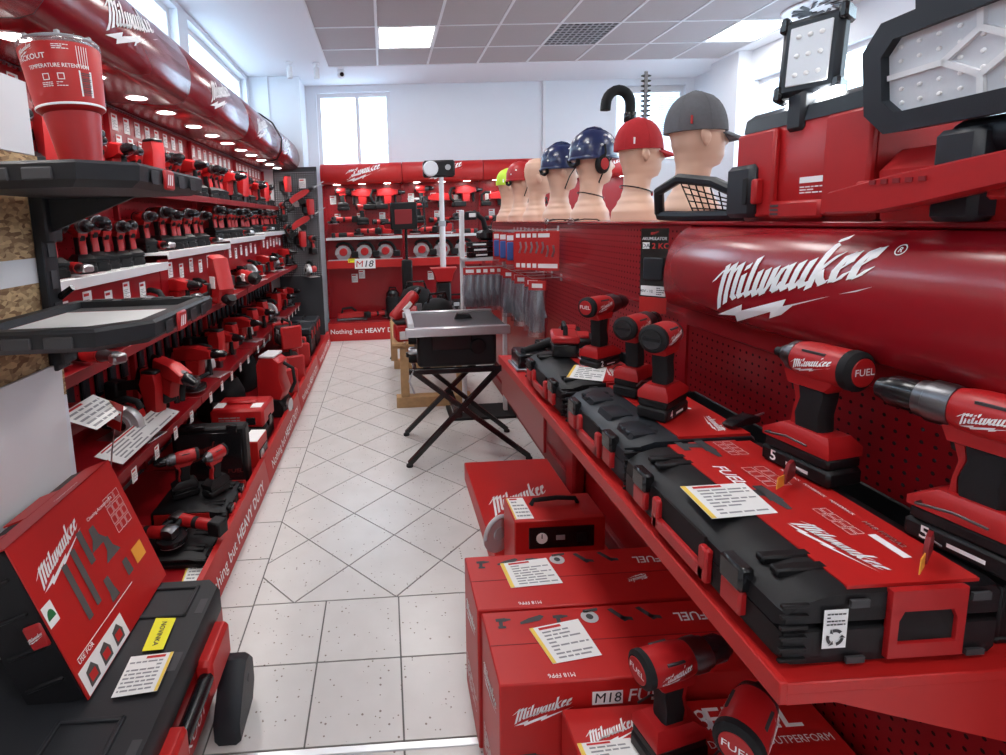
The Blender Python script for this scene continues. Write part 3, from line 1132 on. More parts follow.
def stickers_on_case(t, L, W, H, sl0, sl1, seed=0):
    """printed red card sleeve lying on the lid, from x = sl0 to sl1, lettering read from the wall side"""
    hy = L / 2
    sl = G().box(sl0, sl1, -hy + .006, hy - .004, H - .004, H + .0025).build('card_sleeve', 'red_card', t, smooth=0)
    z = H + .0035
    g = G()
    fn = frame((0, 0, z), (0, -1, 0), (1, 0, 0))
    # logo near the close end, FUEL on the far half, pictures as dark tools and outlined boxes
    w = (sl1 - sl0)
    fl = frame(((sl0 + sl1) / 2 - w * .18, -hy + .095, z), (0, 1, .0), (-1, 0, 0))
    add_logo(g, lambda a, b: fl(-a, -b), .135)
    g.build('logo_lettering', 'white_print', sl, smooth=0)
    g = G()
    add_text(g, lambda a, b: fl(-a, -b), 'FUEL', .026, -.235, -.030, 'c', .02, .2)
    g.build('range_lettering', 'white_print', sl, smooth=0)
    g = G()
    add_text(g, lambda a, b: fl(-a, -b), 'M18 FPP2A2', .010, -.02, .095, 'c', .01)
    for k in range(3):
        add_text(g, lambda a, b: fl(-a, -b), 'POWERPACK', .006, -.10 - k * .06, .098, 'c', .01)
    for (u0, u1, v0, v1) in ((-.10, -.02, .045, .070), (-.26, -.18, .025, .075), (-.385, -.315, .045, .085)):
        for k in range(4):
            x0 = u0 + (u1 - u0) * k / 4
            x1 = u0 + (u1 - u0) * (k + .86) / 4
            for (a0, a1) in ((v0, v0 + (v1 - v0) * .45), (v0 + (v1 - v0) * .55, v1)):
                e = .0008
                for r_ in ((x0, x1, a0, a0 + e), (x0, x1, a1 - e, a1), (x0, x0 + e, a0, a1), (x1 - e, x1, a0, a1)):
                    add_rect(g, lambda a, b: fl(-a, -b), *r_)
    add_rect(g, lambda a, b: fl(-a, -b), -.02, .04, .072, .086)
    g.build('sleeve_print', 'white_print', sl, smooth=0)
    for u, v in ((-.145, -.01), (-.355, .0)):
        g = G()
        f2 = frame(((sl0 + sl1) / 2 + v - w * .18, -hy + .095 - u, z), (0, 1, 0), (-1, 0, 0))
        picture_driver(g, lambda a, b: f2(-a, -b), .085)
        g.build('tool_picture', 'ink', sl, smooth=0)
    return sl


def picture_driver(g, fn, h):
    """flat printed silhouette of a drill, about h wide"""
    k = h
    for poly in ([(-.5, .30), (.15, .34), (.15, .02), (-.5, .06)], [(.15, .30), (.5, .24), (.5, .12), (.15, .06)], [(-.32, .08), (-.05, .08), (-.12, -.32), (-.36, -.32)], [(-.45, -.32), (.06, -.32), (.06, -.52), (-.45, -.52)]):
        g.add([fn(x * k, y * k) for x, y in poly], [tuple(range(len(poly)))])


def price_sheet(name, label, quad, group=None, yellow=True, n=7, th=.0008, cat='price label', seed=1):
    """white printed sheet with a yellow edge; quad = 4 corners (bl, br, tr, tl)"""
    q = [Vector(p) for p in quad]
    nrm = (q[1] - q[0]).cross(q[3] - q[0]).normalized()
    if nrm.z < 0 and abs(nrm.z) > .3:
        nrm = -nrm
    elif abs(nrm.z) <= .3 and nrm.dot(Vector((0, 0, CAM_H)) - q[0]) < 0:
        nrm = -nrm
    c = (q[0] + q[1] + q[2] + q[3]) / 4
    t = thing(name, label, cat, c, 0, group)
    w, h = (q[1] - q[0]).length, (q[3] - q[0]).length

    def fn(a, b, k=0.0):
        return (q[0] * (1 - a) * (1 - b) + q[1] * a * (1 - b) + q[2] * a * b + q[3] * (1 - a) * b) - c + nrm * (th + k)
    g = G()
    top = [fn(a, b) for a, b in ((0, 0), (1, 0), (1, 1), (0, 1))]
    bot = [p - nrm * th for p in top]
    g.rings([bot, top])
    g.build('sheet', 'paper', t, smooth=0)
    g = G()
    f1 = lambda a, b: fn(a, b, .0006)
    print_lines(g, f1, .18 if yellow else .08, .94, .06, .86, n, seed)
    g.build('print', 'grey_ink', t, smooth=0)
    g = G()
    add_rect(g, f1, .16 if yellow else .06, .6, .89, .96)
    g.build('heading', 'red_ink', t, smooth=0)
    if yellow:
        g = G()
        add_rect(g, f1, .0, .075, 0, 1)
        g.build('yellow_edge', 'yellow', t, smooth=0)
    return t


def make_price_tag():
    """small printed card facing +X"""
    t = thing('price_tag', 'small white printed price card', 'price tag')
    G().box(0, .0012, -.032, .032, -.045, .045).build('card', 'paper', t, smooth=0)
    g = G()
    fn = frame((.0018, 0, 0), (0, 1, 0), (0, 0, 1))
    print_lines(g, fn, -.027, .027, -.04, .012, 6, 4)
    g.build('print', 'grey_ink', t, smooth=0)
    g = G()
    add_rect(g, fn, -.027, .012, .024, .036)
    g.build('heading', 'red_ink', t, smooth=0)
    return t
# ================================================================== right hand gondola
GXF = 1.0           # front face of the peg panel
GTOP = 1.51
HP = .025


def peg_holes(g, x, y0, y1, z0, z1, r=.0042, n=6, step=HP):
    yy = y0 + step / 2
    while yy < y1:
        zz = z0 + step / 2
        while zz < z1:
            g.add([(x, yy + r * math.cos(2 * PI * k / n), zz + r * math.sin(2 * PI * k / n)) for k in range(n)], [tuple(range(n))])
            zz += step
        yy += step


gond = thing('gondola', 'long red perforated steel display gondola carrying the mannequin heads', 'display rack', (0, 0, 0))
G().box(GXF, GXF + .02, 1.64, 4.72, .10, GTOP, .002).build('peg_panel', 'red_paint', gond)
G().box(GXF, GXF + .02, .42, 1.636, .10, GTOP - .02, .002).build('peg_panel', 'red_paint', gond)
G().box(GXF - .006, GXF, 1.64, 4.72, 1.205, 1.213).build('panel_seam', 'red_gloss', gond, smooth=0)
G().box(GXF - .012, GXF + .27, .42, 4.74, GTOP, GTOP + .012, .003).build('top_cap', 'red_gloss', gond)
G().box(GXF + .24, GXF + .26, .42, 4.72, .10, GTOP, .002).build('rear_panel', 'red_paint', gond)
G().box(GXF, GXF + .26, 4.72, 4.75, 0, GTOP, .002).build('end_panel', 'red_paint', gond)
G().box(GXF - .02, GXF + .26, .42, 4.72, 0, .10, .004).build('base_plinth', 'dark_red', gond)
for y in (1.638, 3.15):
    G().box(GXF - .008, GXF + .01, y - .012, y + .012, .10, GTOP).build('upright', 'red_paint', gond, smooth=0)
g = G()
peg_holes(g, GXF - .0008, 1.68, 4.70, .92, 1.19)
peg_holes(g, GXF - .0008, 1.68, 4.70, 1.225, 1.50)
peg_holes(g, GXF - .0008, .44, 1.62, .92, 1.17)
peg_holes(g, GXF - .0008, .44, 1.62, .15, .85)
g.build('peg_holes', 'hole', gond, smooth=0, kind='stuff')
# bulging header with the big logo
FP = [(1.0, 1.508), (.972, 1.500), (.946, 1.480), (.926, 1.452), (.912, 1.418), (.905, 1.378), (.903, 1.338), (.907, 1.298), (.918, 1.262), (.935, 1.252), (1.0, 1.248)]
hd = G().prism(FP, .42, 1.62, .0015).build('header', 'red_gloss', gond, smooth=50)
G().box(.985, 1.0, .42, 1.62, 1.185, 1.248, .002).build('header_skirt', 'red_paint', gond)


def on_header(z):
    for (x0, z0), (x1, z1) in zip(FP, FP[1:]):
        if z1 <= z <= z0:
            return x0 + (x1 - x0) * (z0 - z) / (z0 - z1)
    return .965


pl, pr = pt(714, 290, X=.912), pt(880, 262, X=.912)
c_ = (pl + pr) / 2
c_.z = 1.380
g = G()


def fh(a, b):
    z = c_.z + b
    return (on_header(z) - .0022, c_.y - a, z)


# split the strokes so that they follow the curve
for p in LOGO:
    w = (pl.y - pr.y) * .98
    q = [(x * w, y * w) for x, y in p]
    if len(q) == 4:
        for k in range(4):
            a0, a1 = k / 4, (k + 1) / 4
            lerp = lambda u, v, s_: (u[0] + (v[0] - u[0]) * s_, u[1] + (v[1] - u[1]) * s_)
            qq = [lerp(q[0], q[3], a0), lerp(q[1], q[2], a0), lerp(q[1], q[2], a1), lerp(q[0], q[3], a1)]
            g.add([fh(*u) for u in qq], [(0, 1, 2, 3)])
    else:
        g.add([fh(*u) for u in q], [tuple(range(len(q)))])
an = [(math.cos(2 * PI * k / 16), math.sin(2 * PI * k / 16)) for k in range(16)]
rc = (w * .535, w * .20)
for k in range(16):
    a, b = an[k], an[(k + 1) % 16]
    g.add([fh(rc[0] + r_ * p[0], rc[1] + r_ * p[1]) for r_, p in ((.010, a), (.010, b), (.0082, b), (.0082, a))], [(0, 1, 2, 3)])
add_text(g, lambda a, b: fh(rc[0] + a, rc[1] - .004 + b), 'R', .009, 0, 0, 'c', .02)
g.build('logo_lettering', 'white_print', hd, smooth=0)

# hanging promo strip beside the header
a, b = pt(661, 232, X=.93), pt(668, 300, X=.93)
t = thing('promo_strip', 'black and red promo strip with a battery picture hung beside the bulging header', 'sign', (.932, 1.735, 1.505), rad(40))
G().box(-.0015, 0, -.046, .046, -.245, -.005).build('strip', 'gloss_black', t, smooth=0)
G().box(-.0015, 0, -.046, .046, -.30, -.245).build('lower_flap', 'red_card', t, smooth=0)
fn = frame((-.0024, 0, 0), (0, -1, 0), (0, 0, 1))
g = G()
add_text(g, fn, 'AKUMULATOR', .011, 0, -.045, 'c', .02, .15, .8)
add_rect(g, fn, -.04, -.016, -.075, -.053)
add_rect(g, fn, -.042, .042, -.24, -.205)
g.build('print', 'white_print', t, smooth=0)
g = G()
add_text(g, fn, '2 KC', .019, -.008, -.074, 'l', .02)
add_logo(g, lambda x, y: fn(x, y - .02), .03)
g.build('red_print', 'red_ink', t, smooth=0)
g = G()
f2 = frame((-.0032, 0, 0), (0, -1, 0), (0, 0, 1))
add_text(g, f2, 'DA', .014, -.028, -.071, 'c', .02)
add_text(g, f2, '40V - 12', .009, -.022, -.228, 'c', .02)
print_lines(g, f2, .012, .038, -.237, -.208, 4, 3)
g.build('black_print', 'ink', t, smooth=0)
G().box(-.010, -.0016, -.034, .034, -.185, -.105, .008).build('battery_picture', 'slate_plastic', t)

# ---- shelf
SZ = .885
shelf = thing('display_shelf', 'red steel shelf carrying the tool cases in front of the peg panel', 'shelf', (0, 0, 0))
G().box(.545, GXF, .62, 2.42, SZ - .018, SZ, .002).build('deck', 'red_card', shelf)
G().box(.535, .548, .62, 2.42, SZ - .034, SZ + .003, .002).build('front_lip', 'red_card', shelf)
G().box(.550, .562, 1.75, 2.42, SZ - .19, SZ - .034, .002).build('apron', 'red_paint', shelf)
G().prism([(.548, SZ - .018), (GXF, SZ - .018), (GXF, SZ - .16), (.62, SZ - .036), (.548, SZ - .036)], .622, .636, .001).build('bracket', 'red_card', shelf)
G().prism([(.548, SZ - .018), (GXF, SZ - .018), (GXF, SZ - .30), (.75, SZ - .036), (.548, SZ - .036)], 1.74, 1.76, .001).build('bracket', 'red_paint', shelf)
G().box(.93, .999, 2.46, 2.58, 0, SZ - .02, .016).build('support_post', 'red_paint', gond)

# ---- cases lying on the shelf
LA, WA, HA = .485, .336, .120
caseA = make_case('tool_case', LA, WA, HA, 'black tool case with a red printed sleeve and red end grip at the shelf end')
caseA.location = (.718, .645 + LA / 2, SZ)
slA = stickers_on_case(caseA, LA, WA, HA, -.066, .135)
# recycling sticker on the near end wall
fn = frame((-.088, -LA / 2 - .0035, .032), (1, 0, 0), (0, 0, 1))
st = G()
add_rect(st, fn, -.018, .018, 0, .062)
st = st.build('recycling_sticker', 'white_print', caseA, smooth=0)
g = G()
f2 = frame((-.088, -LA / 2 - .0045, .032), (1, 0, 0), (0, 0, 1))
for k in range(3):
    a0 = rad(90 + 120 * k)
    for (d0, d1) in ((-48, 22),):
        pts_ = []
        for d in range(d0, d1 + 1, 14):
            a_ = a0 + rad(d)
            pts_.append((a_, .0135, .0085))
        for (u, v) in zip(pts_, pts_[1:]):
            g.add([f2(r_ * math.cos(q[0]), .018 + r_ * math.sin(q[0])) for q, r_ in ((u, .0135), (v, .0135), (v, .0085), (u, .0085))], [(0, 1, 2, 3)])
    a_ = a0 + rad(26)
    tip = a0 + rad(50)
    g.add([f2(.016 * math.cos(a_), .018 + .016 * math.sin(a_)), f2(.006 * math.cos(a_), .018 + .006 * math.sin(a_)), f2(.011 * math.cos(tip), .018 + .011 * math.sin(tip))], [(0, 1, 2)])
print_lines(g, f2, -.014, .014, .036, .058, 4, 8)
g.build('sticker_print', 'ink', st, smooth=0)
zt = SZ + HA + .0032
price_sheet('price_sheet', 'large white price sheet with a yellow edge on the red sleeve beside the FUEL driver',
            [pt(712, 519, Z=zt), pt(778, 513, Z=zt), pt(744, 483, Z=zt), pt(680, 487, Z=zt)], n=8)

LB, WB_, HB = .40, .33, .125
caseB = make_case('tool_case', LB, WB_, HB, 'slate grey sculpted tool case under the two impact drivers', body='slate_plastic', end_grip=False)
caseB.location = (.725, 1.150 + LB / 2, SZ)
sl = G().box(-.03, .15, -LB / 2 + .004, LB / 2 - .004, HB - .004, HB + .0025).build('card_sleeve', 'red_card', caseB, smooth=0)
g = G()
fn = frame((.06, -LB / 2 + .07, HB + .0035), (0, -1, 0), (1, 0, 0))
add_logo(G(), lambda a, b: fn(-a, b * .9 + .04), .10).build('logo_lettering', 'white_print', sl, smooth=0)
print_lines(g, fn, -.30, -.1, -.05, .07, 6, 5)
g.build('sleeve_print', 'white_print', sl, smooth=0)
for k in range(3):
    G().prism([(-.155, HB * .6), (-.13, HB + .002), (-.075, HB + .006), (-.06, HB - .004), (-.14, HB * .5)], -.17 + k * .12, -.09 + k * .12, .006).build('shoulder_rib', 'slate_plastic', caseB)
caseC = make_case('tool_case', .43, .32, .12, 'black tool case with a red sleeve under the drill and the battery pack')
caseC.location = (.722, 1.60 + .215, SZ)
sl = G().box(-.02, .14, -.21, .21, .116, .1225).build('card_sleeve', 'red_card', caseC, smooth=0)
g = G()
fn = frame((.05, -.12, .1235), (0, -1, 0), (1, 0, 0))
add_logo(G(), lambda a, b: fn(-a, b), .09).build('logo_lettering', 'white_print', sl, smooth=0)
print_lines(g, fn, -.20, -.08, -.05, .05, 5, 6)
g.build('sleeve_print', 'white_print', sl, smooth=0)
zc3 = SZ + .123
price_sheet('price_sheet', 'white price sheet lying on the case beside the battery pack', [(.60, 1.66, zc3), (.70, 1.60, zc3), (.78, 1.75, zc3), (.68, 1.80, zc3)], n=6, seed=3)
# low black strip trays between cases and the panel
for k, (y0, y1) in enumerate([(.66, 1.12), (1.16, 1.55), (1.60, 2.05)]):
    t = thing('cable_tray', 'low black plastic tray along the peg panel behind the %s case' % ['near black', 'slate grey', 'far black'][k], 'tray', (.944, (y0 + y1) / 2, SZ), 0, 'black trays behind the cases')
    L = (y1 - y0) / 2
    G().box(-.040, .040, -L, L, 0, .012, .003).build('floor_plate', 'black_plastic', t)
    for s_ in (-1, 1):
        G().box(s_ * .037 - .004, s_ * .037 + .004, -L, L, .010, .095, .003).build('side_wall', 'black_plastic', t)
    for s_ in (-1, 1):
        G().box(-.034, .034, s_ * (L - .005) - .004, s_ * (L - .005) + .004, .010, .095, .003).build('end_wall', 'black_plastic', t)

# ---- drills standing on the cases
ZC = SZ + HA + .003
d1 = make_driver('hammer_drill', 'drill', 28)
d1['label'] = 'red and black hammer drill with grey chuck collar beside the peg panel'
d1.location = (.903, .700, ZC)
d1.rotation_euler = (0, 0, rad(103))
d1.scale = (1.08, 1.08, 1.08)
d2 = make_driver('impact_driver', 'impact', 28)
d2['label'] = 'red impact driver with a FUEL badge on its back facing the room'
d2.location = (.868, .975, ZC)
d2.rotation_euler = (0, 0, rad(100))
d2.scale = (1.13, 1.13, 1.13)
d3 = make_driver('impact_driver', 'impact', 24, fuel=False, cap_red=False, battery_no='4')
d3['label'] = 'red impact driver with a black back cap on the near edge of the slate case'
d3.location = (.735, 1.300, SZ + HB + .003)
d3.rotation_euler = (0, 0, rad(38))
d3.scale = (1.05,) * 3
d4 = make_driver('drill_driver', 'drill', 24, fuel=False, cap_red=False, battery_no='4')
d4['label'] = 'red compact drill with a black back cap on the far edge of the slate case'
d4.location = (.745, 1.475, SZ + HB + .003)
d4.rotation_euler = (0, 0, rad(38))
d4.scale = (1.0,) * 3
d5 = make_driver('drill_driver', 'drill', 24, tall_battery=False, battery_no='2')
d5['label'] = 'slim red drill on a flat battery standing on the far case'
d5.location = (.775, 1.80, SZ + .123)
d5.rotation_euler = (0, 0, rad(30))
d5.scale = (1.05,) * 3
# anti theft clips with cable on the two nearest drills
for k, (d, px) in enumerate(((d1, (.815, .690)), (d2, (.79, .93)))):
    t = thing('security_tag', 'brown anti theft clip with an orange tag on the %s' % ('hammer drill' if k == 0 else 'impact driver with the FUEL badge'), 'security tag', (px[0], px[1], ZC + .008), rad(35))
    G().prism([(-.026, .0), (.026, .0), (.026, .022), (.012, .038), (-.012, .038), (-.026, .022)], -.003, .003, .001).build('clip', 'dark_red', t)
    G().prism([(-.075, .006), (-.034, .0), (-.034, .022), (-.070, .028)], -.0015, .0, .0).build('tag_card', 'orange_tag', t, smooth=0)
    G().tube([(.02, 0, .02), (.05, -.01, .0), (.09, -.02, .03), (.12, .01, .055), (.15, .03, .04)], .0016, 6).build('cable', 'tape', t)
# red battery pack with strap lying on the far case
t = thing('battery_pack', 'red and black battery charger pack standing behind the slim drill', 'charger', (.70, 1.965, SZ + .123), rad(75))
G().box(-.075, .075, -.05, .05, 0, .055, .006).build('body', 'gloss_black', t)
G().box(-.078, .078, -.052, .052, .055, .085, .008).build('top_shell', 'red_plastic', t)
G().tube([(-.05, 0, .085), (-.045, 0, .115), (.045, 0, .115), (.05, 0, .085)], .009, 8).build('handle', 'rubber', t)
g = G()
add_text(g, frame((0, -.0505, .015), (1, 0, 0), (0, 0, 1)), 'M18', .02, 0, 0, 'c', .02)
g.build('print', 'red_ink', t, smooth=0)
# small black holster lying by the panel
t = thing('clip_holder', 'small black plastic clip lying on the case by the peg panel', 'clip', (.888, 1.205, SZ + HB + .003), rad(20))
G().prism([(-.05, 0), (.05, 0), (.056, .014), (.02, .024), (-.03, .02), (-.056, .010)], -.014, .014, .004).build('body', 'gloss_black', t)
G().cyl((.05, 0, .012), (.085, 0, .016), .004, .002, 8).build('tip', 'steel', t)


# ---- cartons under the shelf
def carton(name, label, x0, x1, y0, y1, z0, z1, group=None):
    t = thing(name, label, 'box', ((x0 + x1) / 2, (y0 + y1) / 2, z0), 0, group)
    hx, hy, h = (x1 - x0) / 2, (y1 - y0) / 2, z1 - z0
    G().box(-hx, hx, -hy, hy, 0, h, .0035).build('carton', 'red_card', t)
    G().box(-hx + .002, hx - .002, -.0012, .0012, h - .0002, h + .0006).build('top_seam', 'dark_red', t, smooth=0)
    return t, hx, hy, h


def kit_print(t, hx, hy, h, badge):
    """pictures and writing on the top and near side of a tool kit carton"""
    ztop = h + .0012
    top = frame((-hx, hy, ztop), (1, 0, 0), (0, 1, 0))
    g = G()
    # writing on top is read from the far side
    f_up = lambda a, b: Vector((hx - .06 - a, -hy + .05 - b, ztop))
    add_text(g, f_up, 'FUEL', .030, .02, -.135, 'l', .02, .2)
    g.build('top_lettering', 'white_print', t, smooth=0)
    add_logo(G(), lambda a, b: Vector((hx - .20 - a, -hy + .09 - b, ztop)), .07).build('logo_lettering', 'white_print', t, smooth=0)
    add_text(G(), lambda a, b: Vector((-hx + .19 - a, -hy + .022 - b, ztop)), 'M18 FPP6', .012, 0, 0, 'l', .0).build('model_lettering', 'white_print', t, smooth=0)
    # tool photographs along the far edge of the top: dark print and silver print
    for k in range(6):
        g = G()
        cx, cy = -hx + .055 + k * .080, hy - .040
        fk = lambda a, b, cx=cx, cy=cy: Vector((cx + a, cy + b, ztop))
        if k == 3:
            g2 = G()
            g2.add([fk(.024 * math.cos(2 * PI * q / 18), .022 * math.sin(2 * PI * q / 18)) for q in range(18)], [tuple(range(18))])
            g2.build('saw_picture', 'silver_paint', t, smooth=0)
            g.add([Vector((cx + .010 * math.cos(2 * PI * q / 12), cy + .010 * math.sin(2 * PI * q / 12), ztop + .0006)) for q in range(12)], [tuple(range(12))])
            g.add([fk(-.012, .014), fk(.030, .020), fk(.034, .030), fk(-.01, .026)], [(0, 1, 2, 3)])
        elif k in (4, 5):
            g.add([fk(-.022, .022), fk(-.008, .026), fk(.022, -.018), fk(.008, -.024)], [(0, 1, 2, 3)])
            g.add([fk(.0, -.014), fk(.034, -.022), fk(.034, -.010), fk(.006, -.004)], [(0, 1, 2, 3)])
        elif k == 1:
            g.add([fk(-.036, -.012), fk(.02, -.002), fk(.036, .012), fk(.026, .018), fk(-.01, .008), fk(-.036, -.004)], [tuple(range(6))])
        else:
            picture_driver(g, fk, .042)
        g.build('tool_picture', 'ink', t, smooth=0)
    # near side
    fr = frame((-hx, -hy - .0012, 0), (1, 0, 0), (0, 0, 1))
    g = G()
    add_logo(G(), lambda a, b: fr(.105 + a, h - .075 + b), .15).build('logo_lettering', 'white_print', t, smooth=0)
    add_text(g, fr, badge, .034, .31, h - .064, 'l', .01, .15)
    add_text(g, fr, 'DRIVEN TO OUTPERFORM', .011, .255, h - .088, 'l', .01)
    g.build('side_print', 'white_print', t, smooth=0)
    add_rect(G(), fr, .225, .30, h - .068, h - .032).build('badge_plate', 'white_print', t, smooth=0)
    g = G()
    add_text(g, frame((-hx, -hy - .0022, 0), (1, 0, 0), (0, 0, 1)), 'M18', .027, .2625, h - .062, 'c', .005, .1)
    g.build('badge_lettering', 'ink', t, smooth=0)
    g = G()
    picture_driver(g, lambda a, b: fr(.075 + a, h - .22 + b), .09)
    g.build('tool_picture', 'ink', t, smooth=0)
    # aisle end
    fl = frame((-hx - .0012, hy, 0), (0, -1, 0), (0, 0, 1))
    g = G()
    add_logo(G(), lambda a, b: fl(hy + a, h - .12 + b), hy * 1.5).build('logo_lettering', 'white_print', t, smooth=0)
    print_lines(g, fl, .03, hy * 2 - .03, .06, .14, 6, 7)
    g.build('end_print', 'white_print', t, smooth=0)


B4, hx, hy, h = carton('kit_carton', 'red tool kit carton with pictures of six tools standing in front of an equal one', .232, .93, 1.070, 1.300, 0, .45)
kit_print(B4, hx, hy, h, 'FUEL')
B3, hx, hy, h = carton('kit_carton', 'red tool kit carton with pictures of six tools standing behind an equal one', .222, .93, 1.306, 1.540, 0, .452)
kit_print(B3, hx, hy, h, 'FUEL')
zb = .4515
price_sheet('price_sheet', 'white price sheet with a yellow edge on the front tool kit carton', [pt(553, 664, Z=zb), pt(602, 655, Z=zb), pt(578, 619, Z=zb), pt(529, 629, Z=zb)], n=8, seed=9)
zb = .4535
price_sheet('price_sheet', 'white price sheet with a yellow edge on the rear tool kit carton', [pt(511, 588, Z=zb), pt(563, 583, Z=zb), pt(546, 558, Z=zb), pt(500, 564, Z=zb)], n=8, seed=10)
B5, hx, hy, h = carton('kit_carton', 'red carton lettered FUEL that carries two tools at the foot of the kit cartons', .378, .97, .70, 1.058, 0, .39)
g = G()
zt5 = h + .0012
f5 = lambda a, b: Vector((-hx + a, hy + b, zt5))
add_logo(G(), lambda a, b: f5(.095 + a, -.065 + b), .13).build('logo_lettering', 'white_print', B5, smooth=0)
add_text(g, f5, 'M18', .050, .20, -.075, 'l', .0, .15)
add_text(g, f5, 'FUEL', .058, .31, -.08, 'l', .01, .12, 1.25)
add_text(G(), f5, 'DRIVEN TO OUTPERFORM', .017, .29, -.115, 'l', .0).build('slogan_lettering', 'white_print', B5, smooth=0)
g.build('top_print', 'white_print', B5, smooth=0)
zb = .3915
price_sheet('price_sheet', 'white barcode sheet with a yellow edge on the carton lettered FUEL', [pt(590, 775, Z=zb), pt(648, 765, Z=zb), pt(630, 738, Z=zb), pt(577, 744, Z=zb)], n=6, seed=12)
d6 = make_driver('drill_driver', 'drill', 26)
d6['label'] = 'red drill standing on the low carton lettered FUEL'
d6.location = (.575, .945, .392)
d6.rotation_euler = (0, 0, rad(12))
d6.scale = (1.05,) * 3
d7 = make_driver('impact_driver', 'impact', 26)
d7['label'] = 'red impact driver with a round FUEL back badge beside the drill on the low carton'
d7.location = (.640, .800, .392)
d7.rotation_euler = (0, 0, rad(40))
d7.scale = (1.15,) * 3

# flat carton on the floor further back, and the boxes on it
t, hx, hy, h = carton('flat_carton', 'flat red carton on the floor with a big white logo on its lid', .425, .925, 1.60, 2.88, .0, .108)
g = G()
add_logo(g, lambda a, b: Vector((-.03 + a, .20 + b * 1.9, .1092)), .34)
g.build('logo_lettering', 'white_print', t, smooth=0)
t = thing('jacket_box', 'small red carton with a dark carry strap and a black window panel with a dial', 'box', (.635, 1.89, .109), rad(0))
G().box(-.180, .175, -.09, .09, 0, .29, .004).build('carton', 'red_card', t)
G().tube([(-.085, .02, .29), (-.075, .02, .310), (.02, .02, .316), (.095, .02, .310), (.105, .02, .29)], .009, 8).build('strap', 'rubber', t)
pn = G().box(-.125, .13, -.0925, -.089, .175, .262, .001).build('window_panel', 'gloss_black', t, smooth=0)
G().lathe([(0, -.0945), (.022, -.0945), (.022, -.0925)], 18, 'y', (-.075, 0, .218)).build('dial', 'white_print', pn)
G().box(-.020, .015, -.0945, -.0925, .208, .228, .002).build('knob', 'tape', pn)
G().box(.06, .10, -.0940, -.0925, .195, .235, .001).build('socket', 'rubber', pn)
G().box(-.077, -.073, -.0955, -.0946, .218, .236).build('needle', 'ink', pn, smooth=0)
g = G()
add_rect(g, frame((.13, .0, .2908), (1, 0, 0), (0, 1, 0)), -.03, .04, -.07, .07)
g.build('red_label', 'red_plastic', t, smooth=0)
price_sheet('price_sheet', 'white price sheet on the small carton with the carry strap', [(.462, 1.815, .3995), (.535, 1.815, .3995), (.53, 1.965, .3995), (.460, 1.965, .3995)], n=5, seed=14)
t = thing('blade_pack', 'grey circular saw blade in a clear guard standing on the flat carton', 'saw blade', (.447, 2.04, .110), rad(28))
G().lathe([(.0, -.002), (.085, -.002), (.085, .002), (.0, .002)], 30, 'y', (0, 0, .086)).build('blade', 'silver_paint', t)
G().lathe([(.0, -.006), (.030, -.006), (.030, .006), (.0, .006)], 20, 'y', (0, 0, .086)).build('hub', 'tape', t)
G().tube([(.08 * math.cos(rad(a)), -.008, .086 + .08 * math.sin(rad(a))) for a in range(20, 200, 20)], .009, 8).build('guard', 'tape', t)
# ================================================================== mannequin heads
def gauss(a, b, w):
    return math.exp(-((a - b) / w) ** 2)


def head_ring(z, cx, rx, ry, n=40, face=1.0):
    out = []
    for k in range(n):
        th = 2 * PI * k / n
        c, s_ = math.cos(th), math.sin(th)
        ex = 1.0
        x, y = rx * (abs(c) ** ex) * (1 if c >= 0 else -1), ry * s_
        d = 0.0
        tt = th if th < PI else th - 2 * PI
        if face:
            d += .024 * gauss(z, .282, .016) * gauss(tt, 0, .16) + .012 * gauss(z, .302, .018) * gauss(tt, 0, .13)
            d -= .010 * (gauss(tt, .42, .20) + gauss(tt, -.42, .20)) * gauss(z, .312, .014)
            d += .006 * gauss(z, .335, .012) * gauss(tt, 0, .7)
            d += .007 * (gauss(z, .250, .006) + gauss(z, .240, .006)) * gauss(tt, 0, .24)
            d += .008 * gauss(z, .212, .012) * gauss(tt, 0, .35)
        L = math.hypot(x, y) or 1
        out.append((cx + x + d * x / L, y + d * y / L, z))
    return out


def lerp_table(tab, z):
    for a, b in zip(tab, tab[1:]):
        if a[0] <= z <= b[0]:
            t_ = (z - a[0]) / (b[0] - a[0])
            t_ = t_ * t_ * (3 - 2 * t_)
            return [a[i] + (b[i] - a[i]) * t_ for i in range(1, 4)]
    return list(tab[-1][1:])


HEAD = [(0, -.015, .092, .132), (.04, -.015, .090, .124), (.085, -.012, .072, .092), (.115, -.010, .062, .066), (.15, -.008, .057, .056), (.185, -.004, .060, .056),
        (.205, .012, .078, .058), (.235, .016, .088, .064), (.28, .010, .095, .071), (.33, .004, .099, .075), (.37, .002, .098, .075), (.405, -.002, .086, .066), (.43, -.006, .060, .048), (.445, -.008, .022, .018)]


def make_mannequin():
    t = thing('mannequin_head', 'mannequin head', 'mannequin')
    g = G()
    zs = [.445 * k / 66 for k in range(67)]
    g.rings([head_ring(z, *lerp_table(HEAD, z)) for z in zs])
    for s_ in (-1, 1):   # ears
        rs = []
        for k in range(7):
            a = k / 6
            w = math.sin(PI * (.08 + .84 * a))
            z = .262 + .066 * a
            rs.append([(-.008 - .014 * a + .020 * w * math.cos(q), s_ * (.068 + .012 * w * (.5 + .5 * math.sin(q)) + .006 * a), z) for q in [2 * PI * i / 10 for i in range(10)]])
        g.rings(rs)
    g.build('bust', 'skin_shell', t, smooth=70)
    return t


